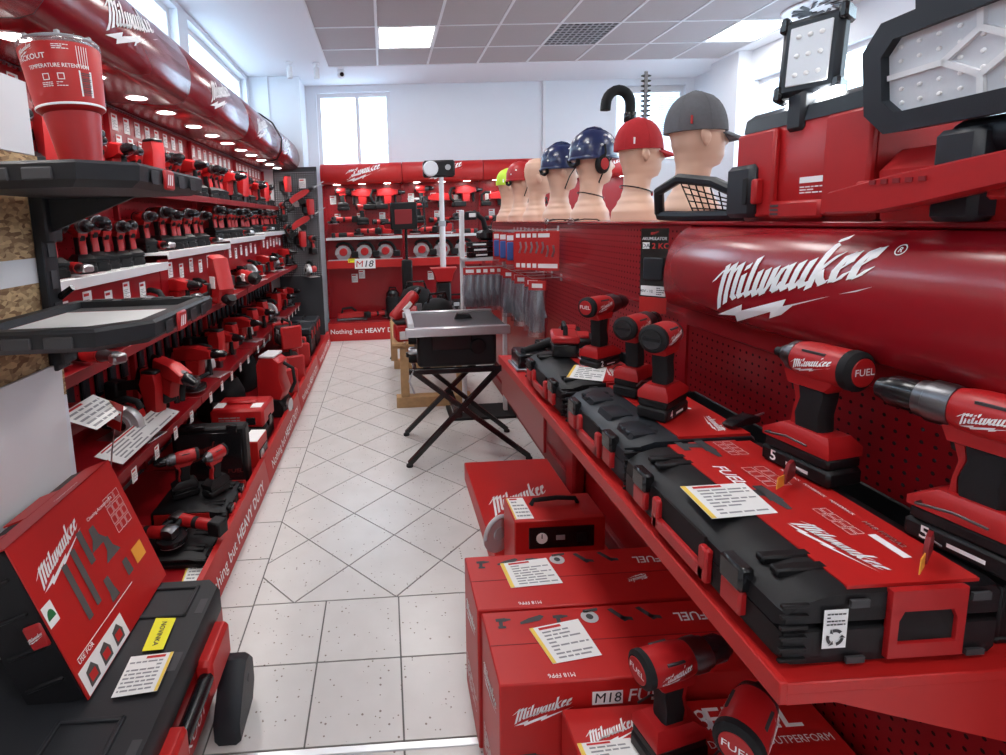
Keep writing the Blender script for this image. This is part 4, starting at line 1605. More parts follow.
def dome(g, z0, z1, cx, rx, ry, n=36, m=9, p=2.2):
    rs = []
    for i in range(m + 1):
        u = i / m
        k = max(.02, (1 - u ** p)) ** (1 / p)
        z = z0 + (z1 - z0) * u
        rs.append([(cx - .006 * u + rx * k * math.cos(2 * PI * q / n), ry * k * math.sin(2 * PI * q / n), z) for q in range(n)])
    g.rings(rs)
    return g


def make_cap(material, label, brim=True, tagcol='white_print'):
    t = thing('baseball_cap', label, 'cap')
    dome(G(), .318, .462, -.002, .110, .088).build('crown', material, t, smooth=60)
    for a in (30, 90, 150):
        pts_ = []
        for i in range(-8, 9):
            u = 1 - abs(i) / 8
            k = max(.02, (1 - u ** 2.2)) ** (1 / 2.2)
            sg = 1 if i < 0 else -1
            pts_.append((-.002 - .006 * u + .1105 * k * math.cos(rad(a)) * sg, .0885 * k * math.sin(rad(a)) * sg, .318 + .1445 * u))
        G().tube(pts_, .0012, 5).build('seam', material, t)
    G().lathe([(.010, .458), (.010, .464), (.004, .467)], 12, c=(-.008, 0, 0)).build('button', material, t)
    if brim:
        rs = []
        for layer in (0, 1):
            for inner in ((0, 1) if layer == 0 else (1, 0)):
                row = []
                for k in range(17):
                    a = rad(-62 + 124 * k / 16)
                    e = .0 if inner == 0 else .078 * math.cos(a * .92) ** .7
                    x = .106 * math.cos(a) + e
                    y = .086 * math.sin(a) * (1 + e * 1.2)
                    z = .322 - .35 * e + (-.020 * (y / .088) ** 2) + layer * -.004
                    row.append((x, y, z))
                rs.append(row)
        g = G()
        vs_ = [p for r_ in rs for p in r_]
        n = 17
        fs = []
        for i in range(4):
            j = (i + 1) % 4
            for k in range(n - 1):
                fs.append((i * n + k, i * n + k + 1, j * n + k + 1, j * n + k))
        g.add(vs_, fs)
        g.build('brim', material, t, smooth=60)
    G().at((-.070, -.0745, .352), rz=rad(218)).box(-.008, .008, -.0015, .0015, -.014, .014).build('side_tag', 'red_ink' if tagcol == 'red' else tagcol, t, smooth=0)
    return t


def make_helmet(material, label, muff=False):
    t = thing('safety_helmet', label, 'helmet')
    sh = dome(G(), .325, .478, .004, .128, .104, 36, 10, 2.4).build('shell', material, t, smooth=60)
    G().rings([[(.004 + (.128 + e) * math.cos(2 * PI * q / 36), (.104 + e) * math.sin(2 * PI * q / 36), z) for q in range(36)] for e, z in ((-.004, .318), (.004, .318), (.006, .326), (.002, .334))]).build('rim', material, sh, smooth=60)
    for y in (-.04, 0, .04):
        pts_ = []
        for i in range(9):
            u = rad(20 + 140 * i / 8)
            pts_.append((.004 + .118 * math.cos(u), y, .335 + (.150 - abs(y) * .5) * math.sin(u)))
        G().tube(pts_, .009, 6).build('ridge', material, sh)
    for k, (a, z) in enumerate([(-60, .40), (-95, .385), (-130, .40), (-80, .435), (-150, .37)]):
        q = rad(a)
        kk = (1 - ((z - .325) / .153) ** 2.4) ** (1 / 2.4)
        G().ell((.004 + .128 * kk * math.cos(q), .104 * kk * math.sin(q), z), (.008, .008, .006), 10, 6).build('vent', 'white_print', sh)
    G().tube([(.05, -.098, .32), (.02, -.086, .27), (.0, -.066, .20), (.055, 0, .183), (.0, .066, .20), (.02, .086, .27), (.05, .098, .32)], .0038, 6).build('chin_strap', 'rubber', t)
    G().tube([(-.11, -.05, .325), (-.106, -.04, .30), (-.104, 0, .29), (-.106, .04, .30), (-.11, .05, .325)], .011, 8).build('rear_harness', 'rubber', t)
    if muff:
        for s_ in (-1, 1):
            m_ = G().lathe([(.030, 0), (.036, .006), (.036, .026), (.028, .036), (.0, .038)], 18, 'y', (0, 0, 0)).build('ear_cup', 'rubber', t)
            m_.scale = (1, s_, 1.35)
            m_.location = (.0, s_ * .080, .288)
            G().lathe([(.022, .0365), (.022, .0395), (.018, .0395)], 16, 'y').build('ear_ring', 'red_plastic', m_)
            G().tube([(.0, s_ * .108, .31), (.005, s_ * .118, .345), (.005, s_ * .108, .385)], .006, 6).build('ear_arm', 'rubber', t)
    return t


MX = 1.12
man = Proto(make_mannequin())
ZT = GTOP + .012
heads = [
    ('grey', 1.83, 4, 'pale mannequin head wearing a grey baseball cap'),
    ('red', 2.24, 6, 'pale mannequin head wearing a red baseball cap and a black neck cord'),
    ('muff', 2.74, 8, 'pale mannequin head wearing a navy helmet with ear defenders'),
    ('navy', 3.24, 6, 'pale mannequin head wearing a plain navy helmet'),
    ('bare', 3.72, 0, 'bare headed mannequin bust between the navy and the red helmet'),
    ('redhelm', 4.16, 5, 'pale mannequin head wearing a dark red helmet'),
    ('hivis', 4.60, 5, 'pale mannequin head wearing a fluorescent yellow cap')]
for kind, y, dz, label in heads:
    a = rad(dz)
    ks = .95 if kind == 'red' else (.97 if kind == 'grey' else 1.0)
    man.place((MX, y, ZT), a, label, sc=ks)
    if kind == 'grey':
        hat = make_cap('grey_cloth', 'dark grey baseball cap with a curved peak on a mannequin head', tagcol='red')
    elif kind == 'red':
        hat = make_cap('red_cloth', 'red baseball cap with a small white tag on a mannequin head')
    elif kind == 'muff':
        hat = make_helmet('navy', 'navy blue safety helmet with black ear defenders on a mannequin head', True)
    elif kind == 'navy':
        hat = make_helmet('navy', 'plain navy blue safety helmet without ear defenders on a mannequin head')
    elif kind == 'redhelm':
        hat = make_helmet('red_plastic', 'dark red safety helmet with a black harness on a mannequin head')
    elif kind == 'hivis':
        hat = make_cap('hivis', 'fluorescent yellow cap on the mannequin head at the end of the gondola', brim=True)
    else:
        continue
    hat.location = (MX, y, ZT)
    hat.scale = (ks, ks, ks)
    hat.rotation_euler = (0, 0, a)
# neck cord and glasses on some heads
for y, r_, lab in ((2.24, .062, 'black neck cord around the mannequin with the red cap'), (2.74, .063, 'dark neck cord around the mannequin with the ear defenders')):
    t = thing('neck_cord', lab, 'cord', (MX, y, ZT))
    pts_ = [(-.010 + (r_ + .004) * math.cos(2 * PI * k / 24), (r_ + .002) * math.sin(2 * PI * k / 24), .135 - .018 * math.cos(2 * PI * k / 24)) for k in range(24)]
    G().tube(pts_, .003, 6, closed=True).build('cord', 'gloss_black', t)
    G().at((.058, -.01, .115)).box(-.004, .004, -.006, .006, -.01, .01, .002).build('toggle', 'red_plastic', t)


def make_glasses(label):
    t = thing('safety_glasses', label, 'glasses')
    for s_ in (-1, 1):
        G().at((0, s_ * .034, 0), rz=s_ * .25).ell((0, 0, 0), (.006, .030, .020), 14, 8).build('lens', 'clear_film', t)
        G().tube([(.0, s_ * .064, .004), (.05, s_ * .070, .006), (.11, s_ * .066, -.004), (.13, s_ * .064, -.018)], .0035, 6).build('temple', 'gloss_black', t)
    G().tube([(.004, -.012, .006), (.008, 0, .01), (.004, .012, .006)], .004, 6).build('bridge', 'gloss_black', t)
    return t


gl = Proto(make_glasses('clear safety glasses hanging over the gondola edge below the helmets'))
for y in (2.62, 3.02):
    gl.place((GXF - .035, y, GTOP + .012), rad(-8), 'clear safety glasses hanging over the gondola edge below the helmets', 'safety glasses on the gondola edge', ry=rad(-6))

# dark mesh respirator band beside the grey cap
t = thing('face_guard', 'dark mesh face guard with a curved black frame beside the grey capped head', 'face guard', (1.015, 1.53, ZT), sc=1.4)
pts_ = [(-.02, .20, .02), (-.04, .17, .075), (-.03, .10, .10), (.0, .02, .085), (.03, -.04, .05), (.04, -.06, .012)]
G().tube(pts_, .012, 8).build('upper_frame', 'slate_plastic', t)
G().tube([(-.02, .20, .015), (.0, .12, .012), (.02, .02, .012), (.04, -.06, .012)], .012, 8).build('lower_frame', 'slate_plastic', t)
g = G()
for k in range(9):
    a = k / 8
    g.tube([(.01 + .02 * a, .10 - .14 * a, .014), (-.03 + .055 * a, .10 - .15 * a, .098 - .07 * a ** 1.5)], .0016, 5)
for k in range(5):
    b = k / 5
    g.tube([(.01 - .04 * b, .10, .014 + .084 * b), (.03 - .01 * b, -.04, .014 + .03 * b)], .0016, 5)
g.build('mesh', 'gloss_black', t)

# ================================================================== lights and chargers on the gondola top
t = thing('site_light_box', 'red jobsite charger box with a black latch and a tilting light head', 'work light', (1.115, 1.215, ZT))
bx_ = G()
bx_.prism([(-.105, 0), (.105, 0), (.115, .03), (.115, .235), (.10, .255), (-.10, .255), (-.115, .235), (-.115, .03)], -.195, .195, .008)
body = bx_.build('body', 'red_plastic', t)
G().prism([(-.118, .235), (.118, .235), (.112, .270), (.09, .285), (-.09, .285), (-.112, .270)], -.198, .198, .008).build('top_cover', 'slate_plastic', t)
# recessed middle bay on the aisle side: two side pillars and a lower sill stand proud
G().box(-.132, -.112, -.198, -.085, .012, .232, .006).build('side_pillar', 'red_plastic', body)
G().box(-.132, -.112, .060, .198, .012, .232, .006).build('side_pillar', 'red_plastic', body)
G().box(-.136, -.112, -.09, .065, .008, .050, .006).build('sill', 'red_plastic', body)
for k in range(3):
    G().box(-.1375, -.1355, .030, .055, .016 + .010 * k, .021 + .010 * k).build('vent_slot', 'ink', body, smooth=0)
lb = G().box(-.1145, -.1135, -.075, -.005, .060, .105).build('rating_label', 'ink', body, smooth=0)
g = G()
fn = frame((-.1152, 0, 0), (0, -1, 0), (0, 0, 1))
add_rect(g, fn, .006, .074, .090, .104)
print_lines(g, fn, .008, .072, .064, .084, 3, 5)
g.build('label_print', 'white_print', lb, smooth=0)
lt = G().box(-.150, -.105, .110, .215, .010, .150, .012).box(-.145, -.02, .190, .218, .010, .150, .012).build('latch_block', 'slate_plastic', t)
G().box(-.154, -.148, .120, .140, .045, .115, .003).build('latch_tab', 'rubber', lt)
G().box(-.152, -.13, .090, .110, .045, .110, .004).build('latch_catch', 'red_plastic', t)
# two lit led bars along the top edge
for y0, y1 in ((.045, .085), (-.075, .0)):
    G().box(-.100, -.080, y0, y1, .287, .300, .003).build('led_bar', 'led', t, smooth=0)
nk = G().box(-.125, -.085, -.012, .040, .215, .305, .008).build('neck', 'slate_plastic', t)
# tilting head facing the aisle, slightly toward the entrance
G0 = G().at((-.090, .010, .385), rz=rad(30), ry=rad(6), sc=.95)
G0.box(-.024, .024, -.064, .064, -.095, .095, .012)
hd_ = G0.build('light_head', 'slate_plastic', t)
G1 = G().at((-.090, .010, .385), rz=rad(30), ry=rad(6), sc=.95)
G1.box(-.0275, -.023, -.044, .044, -.072, .072, .002)
G1.build('reflector', 'lens', hd_)
for i in range(3):
    for j in range(3):
        G().at((-.090, .010, .385), rz=rad(30), ry=rad(6), sc=.95).ell((-.0285, -.024 + .024 * i, -.046 + .046 * j), (.004, .006, .006), 10, 6).build('led_chip', 'white_print', hd_)
for s_ in (-1, 1):
    for z in (-.085, .085):
        G().at((-.090, .010, .385), rz=rad(30), ry=rad(6), sc=.95).box(-.028, .028, s_ * .060 - .010, s_ * .060 + .010, z - .020, z + .020, .006).build('corner_bumper', 'gloss_black', hd_)

t = thing('flood_light', 'big black framed floodlight panel on a red base with a long carry bar', 'work light', (1.09, .80, ZT))
# base box and red carry bar
G().prism([(-.09, 0), (.10, 0), (.11, .03), (.11, .11), (.08, .14), (-.06, .14), (-.10, .10)], -.24, .205, .01).build('base', 'red_plastic', t)
bar_ = G()
bar_.prism([(.23, .018), (.225, .062), (.10, .085), (-.08, .108), (-.30, .125), (-.30, .095), (-.10, .060), (.05, .030), (.12, .018)], -.185, -.145, .008, axis='x')
bar_.build('carry_bar', 'red_plastic', t)
for y in (.175, -.05):
    G().box(-.160, -.085, y - .016, y + .016, .035, .080, .005).build('bar_arm', 'red_plastic', t)
for k in range(5):
    G().box(-.1875, -.1845, .03 + k * .022, .042 + k * .022, .070 - k * .0, .078).build('grip_slot', 'dark_red', t, smooth=0)
G().box(-.135, -.085, .00, .075, .0, .155, .010).build('strap_hinge', 'slate_plastic', t)
G().lathe([(.030, -.03), (.032, -.025), (.032, .16), (.030, .165)], 16, 'y', (-.085, -.10, .140)).build('hinge_barrel', 'slate_plastic', t)
# panel: octagonal frame in a tilted plane
PM = dict(loc=(-.115, .015, .272), ry=rad(-6), rz=rad(-4))
oc = lambda hy_, hz_, c: [(-hy_ + c, -hz_), (hy_ - c, -hz_), (hy_, -hz_ + c), (hy_, hz_ - c), (hy_ - c, hz_), (-hy_ + c, hz_), (-hy_, hz_ - c), (-hy_, -hz_ + c)]
o8, i8 = oc(.205, .102, .042), oc(.165, .066, .026)
g = G().at(**PM)
vs_ = [(x, y, z) for x in (-.028, .028) for y, z in o8] + [(x, y, z) for x in (-.028, .028) for y, z in i8]
fs = []
for k in range(8):
    j = (k + 1) % 8
    fs += [(k, j, 8 + j, 8 + k), (16 + k, 24 + k, 24 + j, 16 + j), (k, 16 + k, 16 + j, j), (8 + k, 8 + j, 24 + j, 24 + k)]
g.add(vs_, fs)
fr_ = g.build('panel_frame', 'slate_plastic', t, smooth=0)
g = G().at(**PM)
g.prism(i8, -.012, .02, 0, axis='x')
dif = g.build('diffuser', 'lens', fr_, smooth=0)
g = G().at(**PM)
dm = [(0, .036), (.060, 0), (0, -.036), (-.060, 0)]
for k in range(4):
    a, b = dm[k], dm[(k + 1) % 4]
    g.bar((-.015, a[0], a[1]), (-.015, b[0], b[1]), .007, .010)
for a, b in (((0, .036), (0, .065)), ((0, -.036), (0, -.065)), ((.060, 0), (.163, 0)), ((-.060, 0), (-.163, 0))):
    g.bar((-.015, a[0], a[1]), (-.015, b[0], b[1]), .007, .010)
g.build('lattice', 'white_paint', dif, smooth=0)
led_mesh = None
rl = random.Random(3)
for i in range(9):
    for j in range(5):
        y, z = -.140 + i * .035, -.050 + j * .025
        if abs(abs(y) / .060 + abs(z) / .036 - 1) < .22:
            continue
        g = G().at(**PM)
        g.ell((-.0125, y, z), (.003, .005, .004), 8, 4)
        g.build('led_chip', 'white_print', dif)
G().at(**PM).box(-.02, .02, .06, .11, .098, .135, .006).box(-.02, .02, -.11, -.06, .098, .135, .006).box(-.016, .016, -.11, .11, .128, .150, .006).build('top_handle', 'slate_plastic', fr_)

# black hooked pipe and auger standing behind the gondola
t = thing('hooked_pipe', 'tall black hooked blower pipe standing behind the helmets', 'pipe', (1.50, 3.12, 0))
pts_ = [(0, 0, 0), (0, 0, 1.0), (0, 0, 2.16)] + [(-.075 + .075 * math.cos(rad(a)), 0, 2.20 + .085 * math.sin(rad(a))) for a in range(0, 181, 18)] + [(-.152, 0, 2.17)]
G().tube(pts_, .030, 14).build('pipe', 'rubber', t)
G().lathe([(.033, 2.10), (.036, 2.105), (.036, 2.15), (.033, 2.155)], 14).build('collar', 'gloss_black', t)
G().lathe([(.12, 0), (.12, .02), (.04, .04)], 18).build('foot', 'rubber', t)
t = thing('hedge_trimmer', 'upright hedge trimmer with a toothed black blade beside the hooked pipe', 'garden tool', (1.50, 2.94, 0))
G().box(-.06, .06, -.05, .05, 0, .30, .02).build('motor_housing', 'red_plastic', t)
G().cyl((0, 0, .28), (0, 0, 1.70), .014, None, 10).build('shaft', 'rubber', t)
G().box(-.010, .010, -.004, .004, 1.68, 2.34, .002).build('bar', 'dark_steel', t)
for k in range(22):
    z = 1.74 + k * .027
    for s_ in (-1, 1):
        G().prism([(s_ * .008, z), (s_ * .028, z + .006), (s_ * .028, z + .012), (s_ * .008, z + .016)], -.003, .003).build('tooth', 'gloss_black', t, smooth=0)

# ================================================================== packs hanging on the far half of the gondola
def pack_root(name, label, cat, loc, rz, group):
    return thing(name, label, cat, loc, rz, group)


def make_knife_pack():
    t = thing('tool_pack', 'red blister pack', 'package')
    G().box(-.030, .030, -.002, .0, -.20, 0).build('card', 'red_card', t, smooth=0)
    G().box(-.022, .022, -.016, -.002, -.175, -.055, .006).build('blister', 'blue_plastic', t)
    g = G()
    add_rect(g, frame((0, -.0025, 0), (1, 0, 0), (0, 0, 1)), -.022, .022, -.045, -.012)
    g.build('header_print', 'white_print', t, smooth=0)
    return t


kp = Proto(make_knife_pack())
for i in range(9):
    kp.place((.82 + .03 * (i % 2), 3.12 + .10 * i, 1.45), rad(-22), 'red carded tool with a blue handle hanging on the gondola', 'blue handled packs on the gondola hooks')


def make_red_pack():
    t = thing('hand_tool_pack', 'red card', 'package')
    G().box(-.065, .065, -.003, 0, -.225, 0, .001).build('card', 'red_card', t, smooth=0)
    for (x, z) in ((-.03, -.09), (.03, -.11)):
        G().tube([(x, -.008, z + .03), (x + .006, -.008, z), (x - .004, -.008, z - .035)], .006, 8).build('tool', 'steel', t)
    g = G()
    add_rect(g, frame((0, -.0036, 0), (1, 0, 0), (0, 0, 1)), -.055, .01, -.035, -.012)
    add_rect(g, frame((0, -.0036, 0), (1, 0, 0), (0, 0, 1)), -.055, .055, -.21, -.185)
    g.build('print', 'white_print', t, smooth=0)
    return t


rp = Proto(make_red_pack())
for i in range(5):
    rp.place((.82 + .026 * i, 2.96 - .022 * i, 1.47), rad(-30), 'red card with small steel tools hanging in a stack below the navy helmets', 'stacked red cards on one hook')


def make_glove_pack(grey=True):
    t = thing('glove_pack', 'gloves', 'gloves')
    G().box(-.050, .050, -.004, .004, -.055, 0, .002).build('header_card', 'red_card', t)
    g = G()
    for dx in (-.018, .016):
        g.rings([[(dx + w_ * math.cos(2 * PI * q / 10), d_ * math.sin(2 * PI * q / 10), z) for q in range(10)] for w_, d_, z in ((.016, .008, -.06), (.020, .012, -.10), (.026, .014, -.15), (.028, .014, -.20), (.022, .010, -.24))])
        for k in range(4):
            g.tube([(dx - .020 + .013 * k, 0, -.23), (dx - .022 + .0145 * k, -.003, -.29 - (.01 if k in (1, 2) else 0))], [.0075, .006], 8)
        g.tube([(dx + .022, -.004, -.17), (dx + .036, -.010, -.21)], [.009, .007], 8)
    g.build('gloves', 'glove_grey' if grey else 'rubber', t, smooth=60)
    g = G()
    vs_ = []
    rows_ = []
    for i in range(7):
        u = i / 6
        z = -.05 - .28 * u
        rows_.append([(x * (1 + .1 * math.sin(9 * u + x * 40)), d * (.022 * math.sin(PI * (.12 + .8 * u)) + .002), z) for x, d in ((-.056, 0), (-.03, -1), (.0, -1.1), (.03, -1), (.056, 0), (.03, 1), (0, 1.1), (-.03, 1))])
    g.rings(rows_)
    g.build('plastic_bag', 'clear_film', t, smooth=60)
    g = G()
    add_rect(g, frame((0, -.0048, 0), (1, 0, 0), (0, 0, 1)), -.03, .03, -.04, -.015)
    g.build('header_print', 'white_print', t, smooth=0)
    return t


gp = Proto(make_glove_pack())
for i in range(6):
    gp.place((.86 + .02 * (i % 2), 2.86 + .16 * i, 1.19), rad(-28), 'pair of grey work gloves in a clear bag with a red header', 'bagged gloves on the lower gondola hooks')
for i in range(5):
    gp.place((.630 + .052 * i, 3.806, 1.19), rad(-12), 'bagged grey gloves crowded on the free standing hook rail', 'bagged gloves on the hook rail')
hk_ = [(2.86 + .16 * i, 1.205) for i in range(6)] + [(3.12 + .10 * i, 1.458) for i in range(9)] + [(2.92, 1.478)]
for y, z in hk_:
    t = thing('display_hook', 'steel display hook carrying packs on the gondola', 'hook', (GXF, y, z), 0, 'steel display hooks')
    G().tube([(.0, 0, 0), (-.17, 0, .0), (-.20, 0, .015)], .0028, 6).build('prong', 'steel', t)
    G().box(-.004, .0, -.014, .014, -.02, .02, .001).build('back_plate', 'steel', t)
# ================================================================== left wall display
XP = -1.50          # face of the red back panel
SEG = [.55, 1.75, 2.95, 4.15, 5.35, 6.55]
SEGN = ['first', 'second', 'third', 'fourth', 'fifth']
rack = thing('wall_display', 'red steel wall display with lettered kick boards along the left wall', 'display rack')
for i, (y0, y1) in enumerate(zip(SEG, SEG[1:])):
    G().box(XP - .02, XP, y0 + .002, y1 - .002, .14, 2.24, .002).build('back_panel', 'red_paint', rack)
    G().box(XP - .018, XP + .03, y1 - .015, y1 + .015, .14, 2.22, .003).build('upright', 'red_paint', rack)
    if not i:
        continue
    G().box(XP, -.785, y0 + .015, y1 - .001, .10, .118, .002).build('deck', 'red_paint', rack)
    y0 = 1.60 if i == 1 else y0
    kb = G().prism([(-.795, 0), (-.752, 0), (-.775, .165), (-.800, .165)], y0 + .001, y1 - .001, .002).build('kick_board', 'red_card', rack)
    if i:
        y0 = SEG[i]
        fn = frame((-.752 - .0035, (y0 + y1) / 2 - .02, .045), (0, 1, 0), (-.023, 0, .165))
        word_row('kick_lettering', lambda a, b: fn(a, b) + Vector((.005, 0, 0)), SLOGAN, .055, 'white_print', kb, 1.1)
g = G()
peg_holes(g, XP + .0008, 1.80, 6.50, .75, 2.20, .0042, 5, .05)
g.build('peg_holes', 'hole', rack, smooth=0, kind='stuff')

# ---- lit canopy segments
CPRO = [(-1.50, 2.245), (-1.12, 2.222), (-1.07, 2.235), (-1.035, 2.275), (-1.018, 2.335), (-1.018, 2.395), (-1.035, 2.46), (-1.07, 2.525), (-1.12, 2.580), (-1.18, 2.612), (-1.26, 2.625), (-1.50, 2.625)]


def on_canopy(z):
    pr = CPRO[1:]
    for (x0, z0), (x1, z1) in zip(pr, pr[1:]):
        if z0 <= z <= z1:
            return x0 + (x1 - x0) * (z - z0) / (z1 - z0)
    return -1.26


LY = [[.75, 1.15, 1.50], [1.92, 2.40, 2.80], [3.16, 3.60, 3.97], [4.34, 4.74, 5.10], [5.50, 5.90, 6.30]]
logo_y = [1.05, None, None, None, None]
lpx = [None, (132, 28), (221, 98), (263, 135), (287, 153)]
spot_data = bpy.data.lights.new('downlight_beam', 'SPOT')
spot_data.energy = SPOT_W
spot_data.spot_size = rad(130)
spot_data.spot_blend = .8
spot_data.shadow_soft_size = .035
spot_data.color = (1, .96, .92)
lab_next = ['behind the tumbler', 'over the black plastic trays', 'over the second run of shelves', 'with the hanging black cable', 'next to the dark corner pegboard']
for i, (y0, y1) in enumerate(zip(SEG, SEG[1:])):
    t = thing('canopy', 'curved red lit canopy with a white logo %s' % lab_next[i], 'canopy', (0, 0, 0), 0, 'canopy segments over the left wall')
    cv = G().prism(CPRO, y0 + .002, y1 - .002, .003).build('canopy_shell', 'canopy_red', t, smooth=50)
    if i < 4:
        G().prism([(x - .003 if x > -1.4 else x, z) for x, z in CPRO], y1 - .002, y1 + .002).build('joint', 'ink', t, smooth=0)
    cy, cz = (y0 + y1) / 2, 2.42
    if lpx[i]:
        q = pt(*lpx[i], X=-1.03)
        cy, cz = min(max(q.y, y0 + .28), y1 - .28), 2.41
    w = .50
    g = G()
    for p in LOGO:
        q = [(x * w, y * w) for x, y in p]
        lerp = lambda u, v, s_: (u[0] + (v[0] - u[0]) * s_, u[1] + (v[1] - u[1]) * s_)
        if len(q) == 4:
            for k in range(4):
                qq = [lerp(q[0], q[3], k / 4), lerp(q[1], q[2], k / 4), lerp(q[1], q[2], (k + 1) / 4), lerp(q[0], q[3], (k + 1) / 4)]
                g.add([(on_canopy(cz + b) + .003, cy + a, cz + b) for a, b in qq], [(0, 1, 2, 3)])
        else:
            g.add([(on_canopy(cz + b) + .003, cy + a, cz + b) for a, b in q], [tuple(range(len(q)))])
    g.build('logo_lettering', 'white_print', cv, smooth=0)
    for y in LY[i]:
        z = 2.2295
        dl = G().at((-1.25, y, z)).lathe([(.048, -.004), (.058, -.004), (.060, .002), (.048, .002), (.048, -.004)], 20, caps=False).build('downlight', 'white_paint', t)
        G().at((-1.25, y, z)).lathe([(.0, -.002), (.048, -.002)], 20, caps=False).build('lamp_disc', 'lamp_disc', dl)
        sp = bpy.data.objects.new('downlight_beam', spot_data)
        COL.objects.link(sp)
        sp.location = (-1.25, y, z - .02)
    g = G()
    for k in range(int((y1 - y0) / .03)):
        g.box(-1.497, -1.490, y0 + .03 * k + .004, y0 + .03 * k + .016, 2.226, 2.234)
    g.build('trim_dots', 'steel', t, smooth=0, kind='stuff')
t = thing('power_cable', 'black power cable hanging over the canopy joint', 'cable', (0, 5.34, 0))
G().tube([(-1.5, 0, 2.75), (-1.35, 0, 2.70), (-1.2, 0, 2.66), (-1.08, 0, 2.57), (-1.0, 0, 2.42), (-1.005, 0, 2.30), (-1.06, .01, 2.21), (-1.2, .02, 2.19)], .008, 8).build('cable', 'gloss_black', t)


# ---- shelves
def wall_shelf(level, i, y0, y1, xf, z, white=True):
    dm, rm = ('white_shelf', 'white_shelf') if white else ('red_paint', 'dark_red')
    t = thing('wall_shelf', 'pale steel shelf %s' % level, 'shelf', (0, 0, z), 0, 'shelves on the left wall')
    G().box(XP, xf, y0 + .006, y1 - .006, -.016, 0, .002).build('deck', dm, t)
    G().box(xf - .002, xf + .006, y0 + .006, y1 - .006, -.040, .004, .002).build('price_rail', rm, t)
    return t


tag_p = Proto(make_price_tag())
S1Z = {1: 1.365, 2: 1.42, 3: 1.455, 4: 1.48}
for i in range(1, 5):
    y0, y1 = SEG[i], SEG[i + 1]
    where = ['behind the black trays', 'past the first canopy joint', 'level with the garden tools', 'by the dark corner pegboard'][i - 1]
    wall_shelf('at eye height with drills, ' + where, i, y0, y1, -1.235, S1Z[i])
    wall_shelf('high under the canopy, ' + where, i, y0, y1, -1.31, 1.775, False)
    wall_shelf('at waist height with saws, ' + where, i, y0, y1, -1.13, 1.05, False)
    wall_shelf('at knee height with hammers, ' + where, i, y0, y1, -1.12, .56, False)
    price_sheet('price_list', 'white printed price list along the front of the drill shelf ' + where, [(-1.238, y0 + .03, S1Z[i] + .001), (-1.238, y1 - .03, S1Z[i] + .001), (-1.31, y1 - .03, S1Z[i] + .001), (-1.31, y0 + .03, S1Z[i] + .001)], 'price lists on the drill shelf', yellow=False, n=4, seed=50 + i)
    # red riser under the drill shelf with its row of tags
    r_ = G().box(-1.30, -1.285, y0 + .006, y1 - .006, S1Z[i] - .26, S1Z[i] - .042, .002).build('shelf_riser', 'red_paint', rack)
    n = 6
    for k in range(n):
        tag_p.place((-1.2835, y0 + .14 + k * (y1 - y0 - .2) / n, S1Z[i] - .11 - .02 * (k % 2)), 0, 'small white price card on the red riser under the drill shelf', 'price cards under the drill shelf')
    for lv, zz in enumerate((2.16, 2.05)):
        for k in range(8):
            tag_p.place((XP + .002, y0 + .10 + k * .135 + .03 * lv, zz), 0, 'small white price card on the red back panel under the canopy', 'price cards under the canopy')
    for k in range(5):
        tag_p.place((-1.1135, y0 + .15 + k * .22, .545 - .035), 0, 'small white price card on the knee height shelf rail', 'price cards on the knee height rail', sc=.7)

# ---- power tools in rows
protos = {
    'drill': Proto(make_driver('drill_driver', 'drill', 14, logo=False, fuel=False, hook=False, foot='black_plastic')),
    'impact': Proto(make_driver('impact_driver', 'impact', 14, logo=False, fuel=False, cap_red=False, hook=False, foot='black_plastic')),
    'grinder': Proto(make_grinder()), 'circ': Proto(make_circular_saw()), 'recip': Proto(make_recip_saw()), 'jig': Proto(make_jigsaw()),
    'hammer': Proto(make_rotary_hammer()), 'nailer': Proto(make_nailer()), 'blower': Proto(make_blower()), 'ratchet': Proto(make_multitool())}
KN = {'drill': 'red cordless drill', 'impact': 'red impact driver', 'grinder': 'red angle grinder', 'circ': 'silver guarded circular saw', 'recip': 'red reciprocating saw', 'jig': 'red jigsaw',
      'hammer': 'red rotary hammer', 'nailer': 'red nail gun', 'blower': 'black nozzle blower', 'ratchet': 'slim ratchet tool'}


def put(kind, loc, rz, where, group, sc=1, rx=0, ry=0):
    return protos[kind].place(loc, rad(rz), '%s %s' % (KN[kind], where), group, rx, ry, sc)


